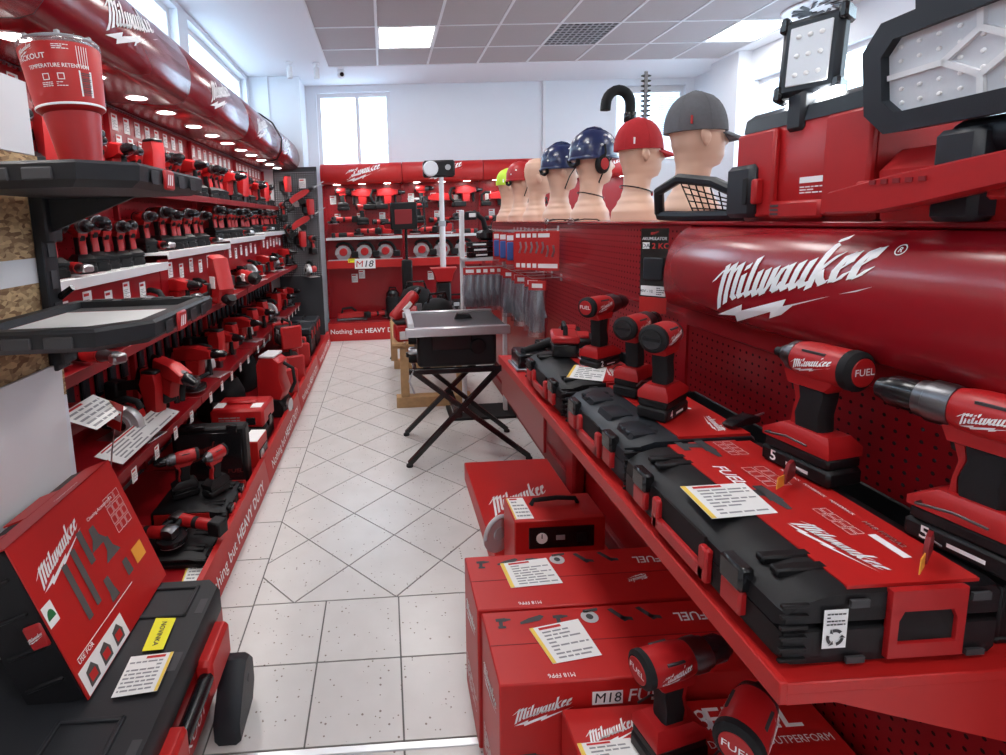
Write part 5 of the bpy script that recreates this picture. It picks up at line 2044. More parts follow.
rt = random.Random(5)
ROWN = {1: 'behind the black trays', 2: 'past the first canopy joint', 3: 'level with the garden tools', 4: 'by the dark corner pegboard'}
for i in range(1, 5):
    y0, y1 = SEG[i], SEG[i + 1]
    # drill shelf: two staggered ranks
    n = 10
    for k in range(n):
        y = y0 + .08 + k * (y1 - y0 - .10) / n
        kd = ['drill', 'drill', 'impact', 'drill', 'impact', 'impact', 'drill', 'ratchet'][(k + 3 * i) % 8]
        put(kd, (-1.375 + rt.uniform(-.02, .015), y, S1Z[i]), rt.uniform(-43, -32), 'in the row on the drill shelf ' + ROWN[i], 'tools on the drill shelf', rt.uniform(.98, 1.12))
    # high shelf
    n = 8
    for k in range(n):
        y = y0 + .09 + k * (y1 - y0 - .12) / n
        kd = ['drill', 'impact', 'hammer', 'drill', 'impact', 'nailer', 'drill'][(k + 2 * i) % 7]
        put(kd, (-1.395, y, 1.775), rt.uniform(-40, -22), 'on the high shelf ' + ROWN[i], 'tools on the high shelf', rt.uniform(1.0, 1.15))
    # waist shelf
    n = 6
    for k in range(n):
        y = y0 + .13 + k * (y1 - y0 - .12) / n
        kd = ['circ', 'jig', 'hammer', 'grinder', 'jig', 'grinder'][(k + i) % 6]
        rz = rt.uniform(-24, -10)
        put(kd, (-1.27, y, 1.05), rz, 'on the waist high shelf ' + ROWN[i], 'tools on the waist high shelf', rt.uniform(.9, 1.0))
    # knee shelf
    n = 6
    for k in range(n):
        y = y0 + .13 + k * (y1 - y0 - .12) / n
        kd = ['hammer', 'nailer', 'grinder', 'blower', 'circ', 'nailer'][(k + i) % 6]
        if i == 1 and k < 3:
            continue
        if kd == 'blower':
            kd = 'hammer'
        put(kd, (-1.27, y, .56), rt.uniform(-28, -12), 'on the knee high shelf ' + ROWN[i], 'tools on the knee high shelf', rt.uniform(.95, 1.1))

# dark blister packs on the back panel behind the saws and the hammers
def make_dark_pack():
    t = thing('accessory_pack', 'dark pack', 'package')
    G().box(0, .002, -.035, .035, -.19, 0).build('card', 'gloss_black', t, smooth=0)
    G().box(.002, .018, -.026, .026, -.165, -.055, .006).build('blister', 'slate_plastic', t)
    add_rect(G(), frame((.0026, 0, 0), (0, 1, 0), (0, 0, 1)), -.030, .030, -.045, -.012).build('header_print', 'red_card', t, smooth=0)
    return t


dk = Proto(make_dark_pack())
for i in range(1, 5):
    for zz, nm in ((1.30, 'waist high'), (.90, 'knee high')):
        for k in range(9):
            dk.place((XP + .004, SEG[i] + .10 + k * .125, zz), 0, 'black carded accessory hanging behind the %s tools %s' % (nm, ROWN[i]), 'accessory packs behind the %s tools' % nm)
        if zz < 1:
            for k in range(9):
                dk.place((XP + .004, SEG[i] + .10 + k * .125, .42), 0, 'black carded accessory hanging low over the deck ' + ROWN[i], 'accessory packs over the deck')

# price lists sloping off the knee shelf edge
price_sheet('price_list', 'long printed price list hanging off the knee high shelf edge', [(-1.108, 2.03, .602), (-1.108, 2.62, .602), (-1.22, 2.62, .640), (-1.22, 2.03, .640)], yellow=False, n=5, seed=21)
t = price_sheet('price_list', 'white price list curling off the shelf beside the white board', [(-1.06, 1.80, .845), (-1.06, 2.02, .845), (-1.20, 2.04, .90), (-1.20, 1.80, .90)], yellow=False, n=5, seed=22)
# grey nosed hammer drill lying on the knee shelf with its price flag
h_ = protos['hammer'].place((-1.16, 2.62, .66), rad(-35), 'grey nosed hammer drill lying on the sloping price list', None, ry=rad(12))
r_ = protos['ratchet'].place((-1.19, 1.97, 1.0515), rad(-33), 'long necked ratchet tool jutting out below the lower tray', None, sc=1.3)
wall_shelf('short at thigh height beside the white board', 1, 1.77, 2.14, -1.19, .84, False)
t = thing('price_flag', 'red and white price flag held on a wire beside the white board', 'price tag', (-1.09, 1.98, .83), rad(-40), rx=rad(-12))
G().box(-.06, .06, -.001, .001, -.05, .05).build('card', 'red_card', t, smooth=0)
g = G()
add_rect(g, frame((0, -.0018, 0), (1, 0, 0), (0, 0, 1)), -.055, .055, -.015, .025)
g.build('white_field', 'white_print', t, smooth=0)
g = G()
print_lines(g, frame((0, -.0026, 0), (1, 0, 0), (0, 0, 1)), -.05, .05, -.012, .022, 2, 3)
g.build('print', 'red_ink', t, smooth=0)
G().tube([(0, .004, -.05), (.01, .0, -.14), (.02, .0, -.26)], .003, 6).build('wire', 'steel', t)

# ---- things on the deck
DZ = .119


def small_case(label, loc, rz, L=.36, W=.30, H=.11):
    t = make_case('tool_case', L, W, H, label, end_grip=False)
    t.location = loc
    t.rotation_euler = (0, 0, rz)
    return t


c1 = small_case('black tool case with a red FUEL strip under two drills on the deck', (-.985, 2.46, DZ), rad(180), .30, .36, .10)
g = G()
sl = G().box(-.19, .05, -.154, -.150, .012, .088).build('front_card', 'red_card', c1, smooth=0)
add_text(g, frame((.0, .1545, .03), (-1, 0, 0), (0, 0, 1)), 'FUEL', .035, 0, 0, 'c', .02)
G().box(-.10, .16, .150, .1535, .012, .088).build('front_card', 'red_card', c1, smooth=0)
g.build('card_lettering', 'white_print', c1, smooth=0)
put('drill', (-1.05, 2.46, DZ + .105), -150, 'lying on the case with the red strip', 'tools lying on the deck cases', .95, rx=rad(0))
put('impact', (-.90, 2.47, DZ + .105), -120, 'standing on the case with the red strip', 'tools lying on the deck cases', .95)
price_sheet('price_sheet', 'white price sheet with an orange edge lying on the deck at the rolling chest', [(-.88, 1.93, DZ + .001), (-.80, 1.93, DZ + .001), (-.80, 2.06, DZ + .001), (-.90, 2.06, DZ + .001)], n=5, seed=30)
c2 = small_case('black open tool tray with grinders in front of the FUEL case', (-.98, 2.16, DZ), rad(180), .26, .34, .05)
put('grinder', (-1.06, 2.13, DZ + .052), -10, 'lying in the open tray on the deck', 'grinders in the deck tray', .9)
put('grinder', (-.93, 2.20, DZ + .052), 160, 'lying in the open tray on the deck', 'grinders in the deck tray', .9)
# big open case lid with a dark red logo facing the entrance
t = thing('open_case', 'black tool case standing upright with a dark red logo on its lid', 'tool case', (-1.02, 2.80, DZ))
G().box(-.21, .20, -.045, .045, 0, .33, .014).build('lid', 'black_plastic', t)
G().box(-.18, -.02, -.055, -.040, .315, .345, .004).build('hinge_rail', 'gloss_black', t)
G().box(.10, .16, -.058, -.038, .30, .345, .004).build('latch', 'gloss_black', t)
G().box(-.185, .175, -.049, -.044, .03, .30, .004).build('lid_panel', 'gloss_black', t)
g = G()
fn = frame((0, -.0505, .17), (1, 0, 0), (0, 0, 1))
add_logo(g, lambda a, b: fn(a - .04, b + .02), .26)
add_text(g, fn, 'FUEL', .022, .09, -.105, 'l', .01, 0, 1.3)
g.build('lid_lettering', 'dim_red_ink', t, smooth=0)
t = thing('accessory_box', 'small red and white box with a clear front beside the upright black case', 'box', (-.845, 3.02, DZ), rad(-4))
G().box(-.05, .05, -.09, .09, 0, .16, .003).build('carton', 'red_card', t)
G().box(-.047, .047, -.087, .087, .16, .164, .001).build('top_label', 'white_print', t, smooth=0)
G().box(.049, .055, -.075, .075, .02, .10, .003).build('window', 'gloss_black', t)
G().lathe([(.0, .056), (.03, .056), (.032, .054)], 18, 'x', (0, -.03, .06)).build('disc', 'steel', t)
# wet/dry vacuum
t = thing('site_vacuum', 'red and black box shaped site vacuum on the deck', 'vacuum cleaner', (-1.0, 3.36, DZ), rad(-2))
G().box(-.17, .17, -.13, .13, .0, .13, .02).build('tank', 'black_plastic', t)
G().box(-.175, .175, -.135, .135, .13, .255, .016).build('motor_head', 'red_plastic', t)
G().box(-.10, .10, -.03, .03, .252, .275, .010).build('carry_handle', 'red_plastic', t)
G().box(-.165, -.10, -.09, .0, .254, .258, .001).build('label', 'white_print', t, smooth=0)
G().box(.08, .15, -.10, -.02, .254, .258, .001).build('label', 'white_print', t, smooth=0)
G().box(.06, .12, -.139, -.134, .15, .20, .002).build('switch_panel', 'gloss_black', t)
g = G()
print_lines(g, frame((0, -.1355, .16), (1, 0, 0), (0, 0, 1)), -.12, .02, 0, .05, 3, 2)
g.build('print', 'grey_ink', t, smooth=0)
for s_ in (-1, 1):
    G().box(s_ * .172 - .010, s_ * .172 + .010, -.03, .03, .10, .17, .004).build('latch', 'gloss_black', t)
# upright red transfer pump / fan
t = thing('site_fan', 'tall red jobsite fan with a black battery foot on the deck', 'fan', (-.90, 3.82, DZ), rad(-10))
G().prism([(-.10, 0), (.12, 0), (.12, .08), (.08, .14), (-.08, .14)], -.10, .10, .012).build('battery_foot', 'black_plastic', t)
G().prism([(-.09, .13), (.09, .13), (.12, .20), (.09, .30), (.10, .42), (.05, .46), (-.06, .46), (-.09, .40)], -.085, .085, .016).build('column', 'red_plastic', t)
G().box(-.06, .06, -.09, .09, .455, .475, .006).build('top_grip', 'white_shelf', t)
G().tube([(.10, 0, .40), (.17, 0, .36), (.18, 0, .25), (.14, 0, .17)], .014, 8).build('hose', 'rubber', t)
G().lathe([(.05, .0), (.05, .02), (.0, .024)], 16, 'x', (.115, 0, .07)).build('outlet', 'steel', t)


def make_bag(label):
    t = thing('tool_bag', label, 'bag')
    rs = []
    for w_, d_, z in ((.13, .09, 0), (.15, .11, .04), (.145, .105, .16), (.11, .08, .24), (.04, .05, .27)):
        rs.append([(w_ * (1 + .05 * math.sin(3 * a)) * math.cos(a), d_ * (1 + .05 * math.cos(4 * a)) * math.sin(a), z) for a in [2 * PI * k / 20 for k in range(20)]])
    G().rings(rs).build('body', 'rubber', t, smooth=60)
    G().tube([(-.09, 0, .24), (-.07, 0, .31), (.07, 0, .31), (.09, 0, .24)], .010, 8).build('handle', 'gloss_black', t)
    G().box(-.06, .06, -.115, -.10, .05, .14, .006).build('pocket', 'grey_cloth', t)
    return t


bag = Proto(make_bag('x'))
bag.place((-1.28, 3.78, DZ), rad(20), 'soft black tool bag behind the tall red fan', sc=1.2)
bag.place((-1.31, 4.50, DZ), rad(-75), 'soft black tool bag among the jobsite radios', sc=1.2)


def make_radio(label):
    t = thing('site_radio', label, 'radio')
    G().box(-.15, .15, -.10, .10, .02, .22, .02).build('body', 'black_plastic', t)
    for s_ in (-1, 1):
        G().box(s_ * .15 - .02, s_ * .15 + .02, -.115, .115, 0, .25, .014).build('end_bumper', 'red_plastic', t)
        sp_ = G().lathe([(.0, -.112), (.05, -.108), (.056, -.100)], 18, 'y', (s_ * .075, 0, .11)).build('speaker', 'dark_steel', t)
    G().tube([(-.14, 0, .24), (-.12, 0, .29), (.12, 0, .29), (.14, 0, .24)], .013, 8).build('handle', 'rubber', t)
    G().box(-.04, .04, -.104, -.098, .15, .20, .003).build('display', 'tape', t)
    return t


radio = Proto(make_radio('x'))
radio.place((-.94, 4.28, DZ), rad(-65), 'black jobsite radio with red bumpers next to the tall fan')
radio.place((-.94, 4.72, DZ), rad(-70), 'black jobsite radio with red bumpers carrying another one')
radio.place((-.95, 4.73, DZ + .305), rad(-60), 'black jobsite radio with red bumpers stacked on another one', sc=.85)
radio.place((-.95, 5.20, DZ), rad(-75), 'black jobsite radio with red bumpers beside the upright tool box')
for k, y in enumerate((5.62, 6.05)):
    t = thing('tool_box', 'black modular tool box with a red latch near the dark pegboard', 'tool box', (-1.0, y, DZ), rad(-90), 'modular boxes on the deck')
    G().box(-.17, .17, -.16, .16, 0, .24, .016).build('body', 'black_plastic', t)
    G().box(-.175, .175, -.165, .165, .245, .32, .016).build('lid', 'slate_plastic', t)
    for s_ in (-1, 1):
        G().box(s_ * .10 - .025, s_ * .10 + .025, .160, .172, .19, .28, .004).build('latch', 'red_plastic', t)
    G().tube([(-.08, 0, .32), (-.07, 0, .345), (.07, 0, .345), (.08, 0, .32)], .010, 8).build('handle', 'rubber', t)
# big red blower barrels poking from the waist shelf
t = thing('dust_hose_kit', 'red pistol shaped dust extractor jutting from the waist shelf', 'power tool', (-1.10, 3.42, 1.052), rad(-50))
G().prism([(-.10, 0), (.05, 0), (.10, .10), (.03, .30), (-.06, .32), (-.10, .10)], -.05, .05, .016).build('body', 'red_plastic', t)
G().tube([(.05, 0, .04), (.14, 0, .02), (.17, 0, .05)], [.035, .03, .028], 12).build('nozzle', 'black_plastic', t)
G().box(-.05, .03, -.054, -.048, .10, .18, .002).build('label', 'white_print', t, smooth=0)
t = thing('red_barrel_tool', 'red cylindrical sealant gun with a white label on the waist shelf', 'power tool', (-1.16, 4.28, 1.14), rad(-60))
G().cyl((-.16, 0, 0), (.22, 0, 0), .05, None, 18).build('barrel', 'red_plastic', t)
G().lathe([(.052, .22), (.052, .235), (.02, .26), (.01, .30)], 16, 'x').build('nozzle', 'black_plastic', t)
G().prism([(-.16, -.085), (-.06, -.085), (-.08, 0), (-.16, 0)], -.025, .025, .008).build('grip', 'rubber', t)
G().box(.04, .12, -.055, -.03, -.03, .03, .003).build('label', 'white_print', t, smooth=0)
# dark corner pegboard with hanging tools
t = thing('corner_pegboard', 'dark grey perforated panel in the corner between the two displays', 'pegboard', (0, 6.56, 0))
G().box(-1.36, -.82, 0, .02, .12, 2.26, .002).build('panel', 'dark_peg', t)
g = G()
zz = .9
while zz < 2.2:
    xx = -1.34
    while xx < -.83:
        g.add([(xx, -.0008, zz), (xx + .012, -.0008, zz), (xx + .012, -.0008, zz + .012), (xx, -.0008, zz + .012)], [(0, 1, 2, 3)])
        xx += .028
    zz += .028
g.build('peg_holes', 'tape', t, smooth=0, kind='stuff')
for k, (x, z, kd) in enumerate([(-1.18, 2.02, 'nailer'), (-1.0, 1.92, 'recip'), (-.92, 1.74, 'nailer'), (-1.0, 1.60, 'recip'), (-1.24, 1.72, 'impact'), (-1.2, 1.45, 'drill'), (-1.04, 1.35, 'nailer'), (-.9, 1.30, 'drill'), (-1.2, 1.15, 'drill'), (-.95, 1.02, 'circ')]):
    put(kd, (x, 6.44, z - .12), -60 if kd not in ('recip',) else 15, 'hanging on the dark corner pegboard', 'tools on the corner pegboard', .95, ry=rad(-30) if kd == 'recip' else 0)
for k, (x, z) in enumerate([(-1.0, 2.06), (-1.1, 1.83), (-1.05, 1.50)]):
    tag_p.place((x, 6.556, z), rad(-90), 'white price card on the dark corner pegboard', 'price cards on the corner pegboard', sc=1.3)
# ================================================================== left foreground: board with trays
BX = -1.12
t = thing('osb_board', 'upright chipboard panel with white facings that carries the black trays', 'board', (BX, 0, 0))
G().box(-.018, 0, .20, 1.755, 1.0, 1.80, .001).build('osb_sheet', 'osb', t, smooth=0)
G().box(-.018, 0, .20, 1.755, .0, .998, .001).build('lower_sheet', 'wall_white', t, smooth=0)
G().box(-.018, 0, .20, 1.745, 1.802, 2.03, .001).build('upper_sheet', 'white_paint', t, smooth=0)
G().box(0, .0015, .20, 1.755, 1.395, 1.475).build('tape_band', 'white_paint', t, smooth=0)
t = thing('white_panel', 'white foam panel leaning on the chipboard behind the accessory case', 'panel', (BX + .005, 0, 0))
G().prism([(.35, .05), (1.66, .05), (1.72, 1.12), (.35, 1.12)], .0, .012, .001, axis='x').build('sheet', 'white_paint', t, smooth=0)


def rail(y, label):
    t = thing('mounting_rail', label, 'rail', (BX, y, 0), 0, 'black rails on the chipboard')
    G().box(.0016, .030, -.035, .035, 1.10, 1.72, .004).build('channel', 'tray_plastic', t)
    for k in range(5):
        G().box(.030, .034, -.016, .016, 1.16 + .105 * k, 1.22 + .105 * k, .001).build('slot', 'ink', t, smooth=0)
    G().cyl((.03, .02, 1.34), (.075, .02, 1.37), .012, .010, 10).build('knob', 'gloss_black', t)
    return t


rail(1.715, 'black slotted rail on the chipboard between the trays')


def tray(label, z, paper):
    """black moulded shelf tray, local origin at its top centre; X -.25...+.25, Y -.275...+.275"""
    t = thing('plastic_tray', label, 'tray', (-.845, 1.52, z))
    hx, hy = .235, .275
    out = lambda e: [(-hx - e, -hy - e), (hx - .10 + e, -hy - e), (hx + e, -hy + .10 - e * .4), (hx + e, hy - e * 0 + e), (-hx - e, hy + e)]
    rim_o, rim_i = out(.0), out(-.045)
    rs = [[(x, y, -.062) for x, y in out(-.030)], [(x, y, -.045) for x, y in out(-.004)], [(x, y, -.008) for x, y in rim_o], [(x, y, 0) for x, y in out(-.008)], [(x, y, 0) for x, y in rim_i], [(x, y, -.020) for x, y in out(-.052)]]
    G().rings(rs).build('tray_body', 'tray_plastic', t, smooth=20)
    for k in range(4):
        G().box(hx - .04 + .042, hx + .004, -.12 + k * .09, -.075 + k * .09, -.050, -.014, .003).build('side_rib', 'tray_plastic', t)
    for k in range(3):
        G().box(-.19 + k * .10, -.12 + k * .10, -hy - .004, -hy + .006, -.046, -.016, .003).build('grip_slot', 'ink', t, smooth=0)
    for k in range(4):
        G().box(-.16 + k * .10, -.09 + k * .10, hy - .038, hy - .010, -.003, .004, .003).build('cleat', 'tray_plastic', t)
    lg = G().box(hx - .002, hx + .008, -.045, .020, -.060, -.004, .006).build('logo_plate', 'red_plastic', t)
    g = G()
    fn = frame((hx + .0088, -.0125, -.032), (0, 1, 0), (0, 0, 1))
    for k in range(3):
        g.add([fn(-.020 + .013 * k, -.015), fn(-.014 + .013 * k, -.015), fn(-.006 + .013 * k, .015), fn(-.012 + .013 * k, .015)], [(0, 1, 2, 3)])
    g.build('logo_mark', 'white_print', lg, smooth=0)
    G().box(-hx - .04, -hx + .01, .16, .24, -.20, -.02, .006).build('wall_bracket', 'tray_plastic', t)
    G().prism([(-hx, -.055), (-hx, -.17), (hx * .2, -.062)], .185, .20, .001).build('gusset', 'tray_plastic', t)
    return t


tray('black plastic shelf tray carrying the red tumbler', 1.722, False)
tray('black plastic shelf tray with a white sheet on it', 1.318, True)
z2 = 1.300
t = thing('paper_sheet', 'white printed sheet with a red border lying in the lower black tray', 'paper', (-.845, 1.52, z2))
G().box(-.17, .16, -.20, .12, -.001, .001).build('sheet', 'red_card', t, smooth=0)
G().box(-.165, .150, -.20, .112, .001, .0016).build('white_field', 'paper', t, smooth=0)
g = G()
print_lines(g, frame((0, 0, .0022), (1, 0, 0), (0, 1, 0)), -.15, .14, -.195, -.165, 1, 2)
g.build('print', 'grey_ink', t, smooth=0)

# ---- tumbler
t = thing('tumbler', 'big red insulated tumbler with printed wrap and clear lid on the tray', 'tumbler', (-.835, 1.50, 1.724), rad(0), ry=rad(-5))
G().lathe([(.050, 0), (.054, .004), (.054, .018), (.051, .020)], 32).build('foot', 'gloss_black', t)
G().lathe([(.052, .019), (.068, .140), (.069, .148)], 32).build('lower_body', 'red_plastic', t, smooth=60)
G().lathe([(.070, .148), (.082, .160), (.083, .165)], 32).build('shoulder', 'red_plastic', t, smooth=60)
G().lathe([(.083, .165), (.097, .312), (.096, .315)], 40).build('wrap', 'red_card', t, smooth=60)
G().lathe([(.0835, .160), (.0845, .163), (.0835, .166)], 32).build('wrap_rim', 'white_print', t)
G().lathe([(.096, .312), (.099, .318), (.098, .330), (.085, .338), (.0, .340)], 32).build('lid', 'clear_film', t, smooth=60)
G().tube([(.092 * math.cos(2 * PI * k / 28), .092 * math.sin(2 * PI * k / 28), .330) for k in range(28)], .004, 6, closed=True).build('lid_ring', 'tape', t)
for k in range(6):
    a = 2 * PI * k / 6
    G().box(-.006, .006, -.006, .006, .330, .345, .002).build('lid_tab', 'tape', t).location = (.082 * math.cos(a), .082 * math.sin(a), 0)


def wrapfn(a, b, z0=.165):
    z = z0 + b
    r_ = .083 + (.097 - .083) * b / .147 + .0006
    an = rad(-62) + a / .09
    return (r_ * math.cos(an), r_ * math.sin(an), z)


g = G()
add_text(g, lambda a, b: wrapfn(a, b), 'TEMPERATURE RETENTION', .010, -.01, .085, 'c', .02, 0, .85)
add_text(g, lambda a, b: wrapfn(a, b), 'PACKOUT', .013, -.075, .108, 'c', .02)
add_logo(g, lambda a, b: wrapfn(a - .085, b + .133), .055)
for k in range(2):
    for (x0, x1, q0, q1) in ((0, .016, 0, .002), (0, .016, .014, .016), (0, .002, 0, .016), (.014, .016, 0, .016)):
        add_rect(g, lambda a, b: wrapfn(a - .05 + k * .035, b + .055), x0, x1, q0, q1)
    print_lines(g, lambda a, b: wrapfn(a - .055 + k * .035, b + .038), 0, .026, 0, .013, 3, k)
add_rect(g, wrapfn, .035, .068, .015, .080)
print_lines(g, lambda a, b: wrapfn(a, b), -.015, .02, .128, .142, 3, 5)
for k in range(5):
    add_rect(g, wrapfn, .036 + .006 * k, .0375 + .006 * k, .088, .140)
g.build('wrap_print', 'white_print', t, smooth=0)
g = G()
wr2 = lambda a, b: Vector(wrapfn(a, b)) * 1.0 + Vector((math.cos(rad(-62) + a / .09), math.sin(rad(-62) + a / .09), 0)) * .0006
for k in range(12):
    add_rect(g, wr2, .039, .064, .019 + .0048 * k, .0205 + .0048 * k + (.0012 if k % 3 else 0))
g.build('barcode', 'ink', t, smooth=0)

# ---- rolling chest and the accessory case on it
CZ = .40
t = thing('rolling_chest', 'black and red rolling tool chest with a moulded lid on the floor', 'tool chest', (-.84, 1.235, 0))
hx, hy = .262, .345
rs = []
for e, z in ((-.03, .05), (-.01, .10), (-.01, .30)):
    rs.append([(sx * (hx + e), sy * (hy + e), z) for sx, sy in ((-1, -1), (1, -1), (1, 1), (-1, 1))])
G().rings(rs).build('body', 'red_plastic', t, smooth=0)
lid = G().prism([(-hx, -hy + .04), (-hx + .04, -hy), (hx - .06, -hy), (hx, -hy + .06), (hx, hy - .04), (hx - .04, hy), (-hx + .04, hy), (-hx, hy - .04)], .305, CZ, .014, axis='z').build('lid', 'tray_plastic', t)
for (x0, x1, y0, y1) in ((.02, .18, -.28, -.13), (.02, .20, .18, .31), (-.22, -.05, .18, .31)):
    rc_ = G()
    for r_ in ((x0, x1, y0, y0 + .012), (x0, x1, y1 - .012, y1), (x0, x0 + .012, y0, y1), (x1 - .012, x1, y0, y1)):
        rc_.box(r_[0], r_[1], r_[2], r_[3], CZ - .002, CZ + .007, .003)
    rc_.build('lid_moulding', 'tray_plastic', lid)
for y in (-.22, .02, .22):
    G().box(hx - .040, hx - .018, y - .030, y + .030, CZ - .001, CZ + .001).build('lid_slot', 'ink', lid, smooth=0)
for y in (-.17, .17):
    lt = G().box(hx - .012, hx + .040, y - .085, y + .085, .21, .325, .012).build('latch', 'red_card', t)
G().cyl((hx + .020, -.09, .275), (hx + .020, .09, .275), .022, None, 14).build('hinge_bar', 'gloss_black', t)
g = G()
fn = frame((hx - .0085, .02, .13), (0, 1, 0), (0, 0, 1))
add_text(g, fn, 'PACKOUT', .035, 0, 0, 'c', .01)
g.build('body_lettering', 'white_print', t, smooth=0)
# chunky moulded wheel foot at the far corner and another in front
for y in (.235, -.25):
    wf = G().prism([(y - .10, .0), (y + .05, .0), (y + .085, .05), (y + .085, .13), (y + .05, .175), (y + .01, .185), (y - .02, .165), (y - .05, .13), (y - .10, .07)], hx + .005, hx + .085, .014, axis='x').build('wheel_foot', 'slate_plastic', t)
    G().lathe([(.0, hx + .0865), (.011, hx + .0865), (.012, hx + .084)], 12, 'x', (0, y + .02, .11)).build('axle_hole', 'ink', wf)
zl = CZ + .0015
ql = [(-.715, 1.36, zl), (-.640, 1.36, zl), (-.640, 1.50, zl), (-.715, 1.50, zl)]
ql = [pt(142, 651, Z=CZ + .009), pt(163, 649, Z=CZ + .009), pt(176, 618, Z=CZ + .009), pt(156, 618, Z=CZ + .009)]
t = thing('novelty_label', 'bright yellow label lettered in black on the rolling chest lid', 'label', sum(ql, Vector()) / 4)
c = sum(ql, Vector()) / 4
g = G()
g.rings([[p - c - Vector((0, 0, .001)) for p in ql], [p - c for p in ql]])
g.build('sheet', 'label_yellow', t, smooth=0)


def fq(a, b, q=ql, c=c):
    return (q[0] * (1 - a) * (1 - b) + q[1] * a * (1 - b) + q[2] * a * b + q[3] * (1 - a) * b) - c + Vector((0, 0, .0008))


g = G()
vs_, fs_ = text_polys('NOVINKA', .015)
wmax = max(p[0] for p in vs_)
g.add([fq(.40 + p[1] * .26, 1 - (.12 + .76 * p[0] / wmax)) for p in vs_], fs_)
g.build('lettering', 'ink', t, smooth=0)
price_sheet('price_sheet', 'white price sheet with a yellow edge on the rolling chest lid', [pt(157, 691, Z=CZ + .009), pt(111, 698, Z=CZ + .009), pt(131, 657, Z=CZ + .009), pt(174, 652, Z=CZ + .009)], n=8, seed=41)

# accessory case leaning back, printed sleeve to the aisle
t = thing('accessory_case', 'black case in a red printed sleeve with accessory pictures leaning on the chest', 'tool case', (-.775, 1.385, CZ + .008), 0, ry=rad(-19.5))
W2, H2, D2 = .232, .435, .150
G().prism([(-D2, .0), (-.004, .0), (-.004, H2 - .02), (-.02, H2 - .002), (-D2 + .02, H2 - .002), (-D2, H2 - .03)], -W2, W2, .012).build('case_body', 'black_plastic', t)
for k in range(4):
    z = .07 + .095 * k
    G().box(-D2 + .02, -.03, -W2 - .005, -W2 + .004, z, z + .012, .003).build('end_rib', 'black_plastic', t)
bd = G().box(-.060, -.012, -W2 - .008, -W2 + .002, .17, .235, .006).build('red_badge', 'red_plastic', t)
g = G()
fb = frame((-.036, -W2 - .0088, .2025), (1, 0, 0), (0, 0, 1))
add_logo(g, fb, .043)
g.build('badge_lettering', 'white_print', bd, smooth=0)
sl = G().box(-.004, .0, -W2 - .002, W2 - .012, -.002, H2 + .002).box(-D2 * .55, .0, -W2 - .002, W2 - .012, H2 - .002, H2 + .002).build('card_sleeve', 'red_card', t, smooth=0)
for k, (y0, y1) in enumerate(((-W2, -W2 + .10), (-W2 + .17, -W2 + .32))):
    G().box(-D2 * .95, -D2 * .5, y0, y1, H2 - .002, H2 + .003).build('sleeve_flap', 'red_card', t, smooth=0)
fs2 = frame((.0008, -W2, 0), (0, 1, 0), (0, 0, 1))
g = G()
add_logo(G(), lambda a, b: fs2(.125 + a, H2 - .105 + b), .20).build('logo_lettering', 'white_print', sl, smooth=0)
for k in range(2):
    add_text(g, fs2, 'Cleaning Accessory Kit', .010, .255, H2 - .10, 'l', .01)
add_rect(G(), fs2, .0, .035, .205, .262).build('badge_plate', 'white_print', sl, smooth=0)
add_text(g, fs2, 'USE FOR', .012, .02, .078, 'l', .02)
add_rect(G(), fs2, .004, .205, .0, .068).build('picture_strip', 'white_print', sl, smooth=0)
add_rect(g, fs2, .02, .30, .092, .0945)
add_text(g, lambda a, b: Vector((-.02 - b, -W2 + .22 + a, H2 + .0028)), 'Cleaning Accessory Kit', .008, 0, .004, 'l', .01)
for i in range(4):
    for j in range(3):
        x0, z0 = .345 + .028 * j, .235 + .030 * i
        for r_ in ((x0, x0 + .024, z0, z0 + .0012), (x0, x0 + .024, z0 + .024, z0 + .0252), (x0, x0 + .0012, z0, z0 + .025), (x0 + .0228, x0 + .024, z0, z0 + .025)):
            add_rect(g, fs2, *r_)
g.build('sleeve_print', 'white_print', sl, smooth=0)
fs3 = frame((.0016, -W2, 0), (0, 1, 0), (0, 0, 1))
g = G()
for (x, y, L, w_) in ((.105, .215, .165, .020), (.150, .225, .17, .020), (.195, .285, .10, .022)):
    add_rect(g, fs3, x, x + w_, y - L / 2, y + L / 2)
for (x, y) in ((.255, .262), (.285, .205)):
    g.add([fs3(x - .012, y + .055), fs3(x + .012, y + .055), fs3(x + .016, y + .02), fs3(x - .016, y + .02)], [(0, 1, 2, 3)])
    g.add([fs3(x - .038, y - .006), fs3(x + .038, y - .006), fs3(x + .016, y + .022), fs3(x - .016, y + .022)], [(0, 1, 2, 3)])
g.add([fs3(.205, .175), fs3(.228, .175), fs3(.232, .135), fs3(.24, .105), fs3(.200, .105), fs3(.206, .135)], [tuple(range(6))])
g.add([fs3(.30, .165), fs3(.325, .165), fs3(.330, .115), fs3(.300, .115)], [tuple(range(4))])
for k in range(3):
    x = .020 + .062 * k
    g.add([fs3(x, .010), fs3(x + .040, .010), fs3(x + .044, .034), fs3(x + .030, .058), fs3(x + .004, .050)], [tuple(range(5))])
g.build('accessory_picture', 'dark_ink', sl, smooth=0)
g = G()
for k in range(3):
    x = .020 + .062 * k
    add_rect(g, frame((.0024, -W2, 0), (0, 1, 0), (0, 0, 1)), x + .008, x + .034, .018, .040)
g.build('vacuum_picture', 'red_ink', sl, smooth=0)
g = G()
g.add([fs3(.0175 + .013 * math.cos(rad(a)), .222 + .024 * math.sin(rad(a))) for a in range(0, 181, 15)], [tuple(range(13))])
g.build('green_badge', 'green_label', sl, smooth=0)
g = G()
add_rect(g, fs3, .355, .412, .115, .165)
g.build('orange_label', 'orange_tag', sl, smooth=0)
